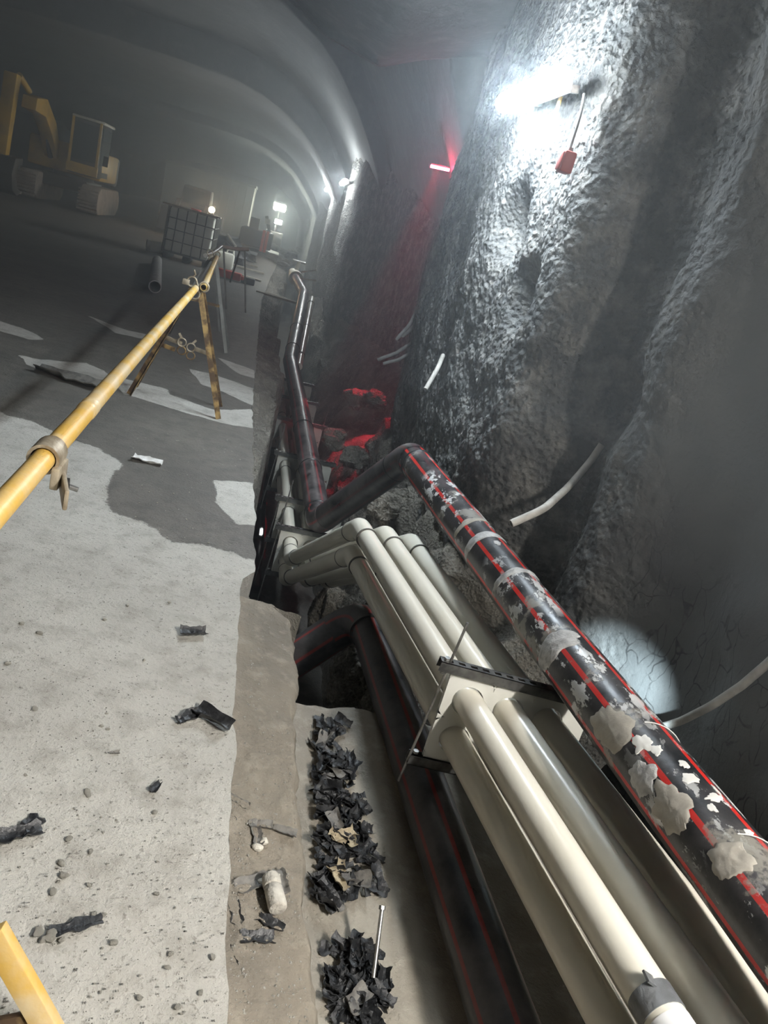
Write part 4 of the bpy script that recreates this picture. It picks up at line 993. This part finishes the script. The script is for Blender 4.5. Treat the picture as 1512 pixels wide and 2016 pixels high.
def scrap(q, s, seed, rz, label, m='scrap', curl=1.0, L=1.3, group=None, cat='scrap', name='plastic_scrap', tilt=0):
    o = scrap_mesh(s, seed, curl, L).build(name, m); o.location = q; o.rotation_euler = (tilt, tilt * .6, rz); return tag(o, label, cat, group)
scrap(PZ(380, 1250), .075, 1, .3, 'crumpled black plastic scrap alone on the pale slab near its edge', curl=1.6)
scrap(PZ(372, 1416), .07, 2, .8, 'left curl of the pair of black shavings on the slab', curl=1.2)
scrap(PZ(417, 1420), .085, 3, -.6, 'right curl of the pair of black shavings on the slab', curl=1.5, L=1.6)
scrap(PZ(38, 1648), .075, 4, .5, 'ribbed black plastic offcut at the left of the slab', L=1.4)
scrap(PZ(60, 1628), .07, 5, 1.2, 'flat black plate scrap overlapping the ribbed offcut', curl=.2, L=1.0)
scrap(PZ(307, 1552), .035, 6, 1.2, 'small dark scrap in the middle of the pale slab', curl=1.2)
scrap(PZ(150, 1826), .05, 7, .45, 'thin black sliver beside stones low on the slab', curl=.5, L=2.2)
scrap(PZ(225, 1483), .022, 8, .3, 'tiny grey flake on the slab left of centre', 'scrap_grey')
o = scrap(PZ(290, 910), .115, 9, -.1, 'crumpled white paper rag on the wet patch of slab', 'paper', .8, 1.5, cat='paper', name='paper_rag')
scrap(PZ(140, 750), .26, 10, -.3, 'dark ridge of dirt on the slab left of the yellow tube', 'scrap_grey', .6, 2.2, cat='dirt', name='dirt_lump')
LZ = -.068
for k, (px, py, s, m, lb) in enumerate([(468, 1583, .05, 'scrap_grey', 'grey scrap leaning on the slab edge, upper one'), (463, 1605, .04, 'scrap', 'black scrap under the upper one at the slab edge'), (497, 1745, .07, 'scrap_grey', 'grey curled sheet left of the mortar core on the ledge'), (552, 1738, .055, 'scrap_grey', 'grey flake behind the mortar core on the ledge'), (505, 1852, .06, 'scrap', 'black scrap with white torn edge low on the ledge'), (532, 1822, .05, 'scrap', 'dark curl just below the mortar core'), (462, 1802, .05, 'scrap', 'black clump against the slab edge below the grey sheet'), (512, 1628, .05, 'scrap_grey', 'thin dark shaving crossing the ledge above the stones'), (505, 1650, .05, 'scrap_grey', 'brown sliver on the ledge above the stones'), (560, 1640, .05, 'scrap_grey', 'flat grey flake on the ledge right of the stones'), (450, 1885, .04, 'scrap', 'black bit at the foot of the slab edge')]):
    scrap(PZ(px, py, LZ), s, 20 + k, random.uniform(-1.5, 1.5), lb, m, 1.1, 1.4)
qa, qb = PZ(531, 1722, LZ + .03), PZ(548, 1790, LZ + .03)
t = Thing('mortar_core', (qa + qb) / 2 - Vector((0, 0, .03)), 'broken pale mortar core lying on the dirty ledge', 'core')
t.part(MB().tube([qa + (qb - qa) * f for f in (.38, .42, .6, .9, .98, 1)], [.020, .0235, .024, .0245, .023, .020], 14), 'lower_piece', 'core'); t.part(MB().tube([qa + (qb - qa) * f for f in (0, .06, .2, .34, .37)], [.012, .022, .025, .024, .02], 12), 'upper_piece', 'core')
for k, (px, py, s) in enumerate([(507, 1672, .013), (519, 1660, .011), (540, 1730, .012), (516, 1740, .012)]):
    q = PZ(px, py, LZ); o = rockmesh(q + Vector((0, 0, s * .5)), (s * 1.2, s, s * .75), 300 + k, 2, .3).build('stone', 'stone'); tag(o, 'pale stone among the litter on the dirty ledge', 'stone', 'stones on the ledge')
# stones scattered on the slab
protos = [rockmesh((0, 0, 0), (1.2, .9, .6), 400 + k, 2, .35).build('stone', 'stone') for k in range(5)]
for o in protos: o.scale = (.006,) * 3
spots = [(75, 1838, .017), (100, 1846, .019), (88, 1850, .012), (122, 1852, .008), (172, 1560, .012), (174, 1567, .012), (136, 1652, .011), (178, 1677, .009), (106, 1757, .012), (185, 1800, .009), (176, 1743, .009), (205, 1802, .007), (77, 1247, .014), (70, 1397, .013), (206, 1220, .010), (200, 1430, .009), (213, 1436, .008), (284, 1300, .008), (333, 1187, .008), (43, 1228, .012), (50, 1527, .008), (125, 1725, .013), (120, 1700, .012), (308, 1760, .008), (336, 1878, .008), (395, 1955, .008), (225, 1857, .011), (330, 1905, .008), (420, 1885, .009), (350, 1983, .009), (275, 1965, .009), (15, 1307, .012), (210, 1405, .006), (252, 1192, .008), (305, 1600, .010)]
for k in range(85): spots.append((random.uniform(2, 440), random.uniform(1120, 2010), random.uniform(.0018, .0042)))
for k in range(45): spots.append((random.uniform(250, 480), random.uniform(850, 1100), random.uniform(.003, .006)))
dark_chip = M['scrap_grey']
for k, (px, py, s) in enumerate(spots):
    q = PZ(px, py)
    if k < 5: o = protos[k]
    else: o = protos[k % 5].copy(); C.objects.link(o)
    s *= .72; o.location = q + Vector((0, 0, s * .30)); o.scale = (s, s, s); o.rotation_euler = (0, 0, random.uniform(0, 6)); tag(o, ('larger' if s > .0058 else 'tiny') + ' pale stone chip ' + ('on the dark wet patch of the slab' if py < 1080 else 'on the pale slab ' + ('near its right edge' if px > 330 else 'at mid-width' if px > 160 else 'at its left') + (', far from the viewer' if py < 1400 else ', halfway down' if py < 1720 else ', nearest the viewer')), 'stone', 'stone chips on the slab')
# loose grit: far too many grains to count
def grit(name, m, pts, label):
    mb = MB(); r = random.Random(5)
    for q, s in pts:
        b = len(mb.v); a0 = r.uniform(0, 6)
        for k in range(4): mb.v.append(q + Vector((math.cos(a0 + k * 1.57) * s * r.uniform(.6, 1.3), math.sin(a0 + k * 1.57) * s * r.uniform(.6, 1.3), s * .1)))
        mb.v.append(q + Vector((0, 0, s * .9))); mb.f += [(b, b+1, b+4), (b+1, b+2, b+4), (b+2, b+3, b+4), (b+3, b, b+4)]; mb.uv += [None] * 4
    o = mb.build(name, m, smooth=False); return tag(o, label, 'grit', kind='stuff')
def lz(q):
    t = (q.x - xe(q.y)) / max(float(interp(q.y, LEDGE)) - float(xe(q.y)), .01); return -.055 - .02 * t + .007 * float(fbm(q.x * 5, q.y * 5, 0, 34)) - .002
gp = []
for k in range(1500):
    px, py = random.uniform(450, 640), random.uniform(1170, 2016); q = PZ(px, py, LZ)
    if xe(q.y) + .015 < q.x < interp(q.y, LEDGE) - .02: q.z = lz(q); gp.append((q, random.choice((.0015, .002, .002, .003, .0045))))
grit('ledge_grit', 'block', gp, 'loose grit strewn over the dirty ledge beside the slab')
gp = [(PZ(random.uniform(0, 470), random.uniform(860, 2016), .001), random.choice((.001, .001, .0015, .002, .003))) for k in range(1600)]
grit('slab_grit', 'scrap_grey', [(q, s) for q, s in gp if q.x < xe(q.y) - .01], 'dark loose grit strewn over the pale slab')
# pile of black shavings on the bench
shp = [scrap_mesh(.08, 500 + k, [1.5, .7, 2.0, 1.1, .4, 1.3][k], [1.4, 1.0, 1.8, 1.2, 1.5, .9][k]).build('shaving', 'scrap') for k in range(6)]
tan = scrap_mesh(.08, 555, 1.2, 1.6).build('shaving', 'scrap_tan'); gry = scrap_mesh(.08, 556, 1.0, 1.2).build('shaving', 'scrap_grey')
def bench_z(q): return BENCH + .03 * float(fbm(q.x * 2.5, q.y * 2.5, 0, 52)) + .06 * min(max((q.y - 2.4) / .5, 0), 1)
first = {}
def drop(px, py, proto, s, lift, label, group):
    q = PZ(px, py, BENCH + .01)
    if proto.name in first: o = proto.copy(); C.objects.link(o)
    else: o = proto; first[proto.name] = 1
    o.location = (q.x, q.y, bench_z(q) + .004 + lift); o.scale = (s, s, s); o.rotation_euler = (random.uniform(-.5, .5), random.uniform(-.5, .5), random.uniform(0, 6.28)); tag(o, label, 'shaving', group)
GB = 'black shavings piled on the trench bench'; SHAPE = ['curled', 'flat', 'tightly rolled', 'bent', 'limp', 'twisted']
PLACE = ['at the far end of the bench', 'in the upper part of the pile', 'in the thick middle of the pile', 'hard against the ledge face', 'by the tan strips in the pile', 'in the lower clump beside the loose rod', 'in the lowest clump on the bench', 'at the shadow edge of the pile']; pi_ = -1
k = 0
for (x0_, x1_, y0, y1, n) in ((612, 672, 1440, 1500, 12), (618, 690, 1500, 1580, 26), (622, 715, 1570, 1680, 40), (622, 668, 1660, 1780, 20), (640, 680, 1700, 1770, 6), (645, 735, 1850, 1930, 26), (655, 760, 1930, 2016, 34), (690, 745, 1640, 1760, 10)):
    pi_ += 1
    for j in range(int(n * 1.4)): LB = SHAPE[k % 6] + ' black plastic shaving ' + PLACE[pi_]; drop(random.uniform(x0_, x1_), random.uniform(y0, y1), shp[k % 6], random.uniform(.4, .95), random.uniform(0, .022), LB, GB); k += 1
for px, py in ((668, 1720), (690, 1665), (660, 1660), (660, 1740), (672, 1655)): drop(px, py, tan, random.uniform(.5, .9), .03, 'tan torn strip lying among the black shavings on the bench', 'tan strips among the shavings')
for px, py in ((640, 1470), (655, 1545), (640, 1550), (655, 1630), (705, 1740), (690, 1740), (660, 1790), (690, 1990), (700, 1970), (630, 1480)): drop(px, py, gry, random.uniform(.5, 1.0), .035, 'grey dusty shaving on top of the black pile on the bench', 'grey shavings on the pile')
a, b = PZ(753, 1783, BENCH + .16), PZ(735, 1925, BENCH + .03)
t = Thing('threaded_rod', b, 'loose bright threaded rod leaning on the bench by the shadow edge', 'rod'); t.part(MB().tube([a, b], .007, 10), 'shaft', 'steel'); t.part(nut(a + (b - a) * .03, (a - b).normalized(), .011, .012), 'nut', 'strut')
# rock lumps under the sloping pipes
for k, (px, py, z, s, lb) in enumerate([(690, 1340, -1.0, .20, 'creased grey rock at the end of the bench under the pipes'), (752, 1325, -.75, .17, 'upright grey rock beside the low black pipe'), (760, 1390, -.78, .14, 'small pale rock below the upright grey rock'), (650, 1200, -1.45, .20, 'wrinkled grey rock under the lower sloping pipes')]):
    q = PZ(px, py, z); o = rockmesh(q, (s * .8, s * .7, s), 600 + k, 4, .35).build('rock', 'bank', smooth=False); tag(o, lb, 'rock')
for k, (px, py, z, s, lb) in enumerate([(752, 880, -.62, .17, 'layered rock at the foot of the first column'), (738, 790, -.25, .15, 'rock lit red at its edge below the hollow'), (700, 785, -.35, .14, 'rock with a red lit rim on the bank'), (655, 862, -.68, .15, 'rock glowing red beside the black pipe'), (695, 905, -.8, .16, 'dark rock on the bank above the low elbow'), (810, 985, -.35, .16, 'rough tan rock under the black pipe elbow'), (750, 1000, -.45, .15, 'tan rock between the sloping pipes and black elbow')]):
    q = PZ(px, py, z); o = rockmesh(q, (s, s * .8, s * .8), 640 + k, 4, .4).build('rock', 'bank', smooth=False); tag(o, lb, 'rock')

# ================================================================== HAZE
vn = NT('haze'); vn.t.nodes.remove(vn.b); vs = vn.n('VolumeScatter'); vs.inputs['Color'].default_value = (.86, .94, 1.0, 1); vs.inputs['Density'].default_value = FOG; vs.inputs['Anisotropy'].default_value = FOG_G
vn.l(vs.outputs[0], vn.t.nodes['Material Output'].inputs['Volume'])
M['haze'] = vn.m
hz = MB().box((-5.4, 40.5, 2.4), (17.4, 75, 8.6)).build('haze', 'haze', smooth=False); tag(hz, 'thin bluish dust haze filling the tunnel air', 'haze', kind='stuff')
vn2 = NT('haze_thick'); vn2.t.nodes.remove(vn2.b); vs = vn2.n('VolumeScatter'); vs.inputs['Color'].default_value = (.80, .90, 1.0, 1); vs.inputs['Density'].default_value = FOG_NEAR; vs.inputs['Anisotropy'].default_value = .2
vn2.l(vs.outputs[0], vn2.t.nodes['Material Output'].inputs['Volume'])
hz = MB().box((1.65, 1.0, 2.95), (2.3, 3.96, 3.7)).build('haze', vn2.m, smooth=False); tag(hz, 'thicker dust haze under the near lamp along the right wall', 'haze', kind='stuff')
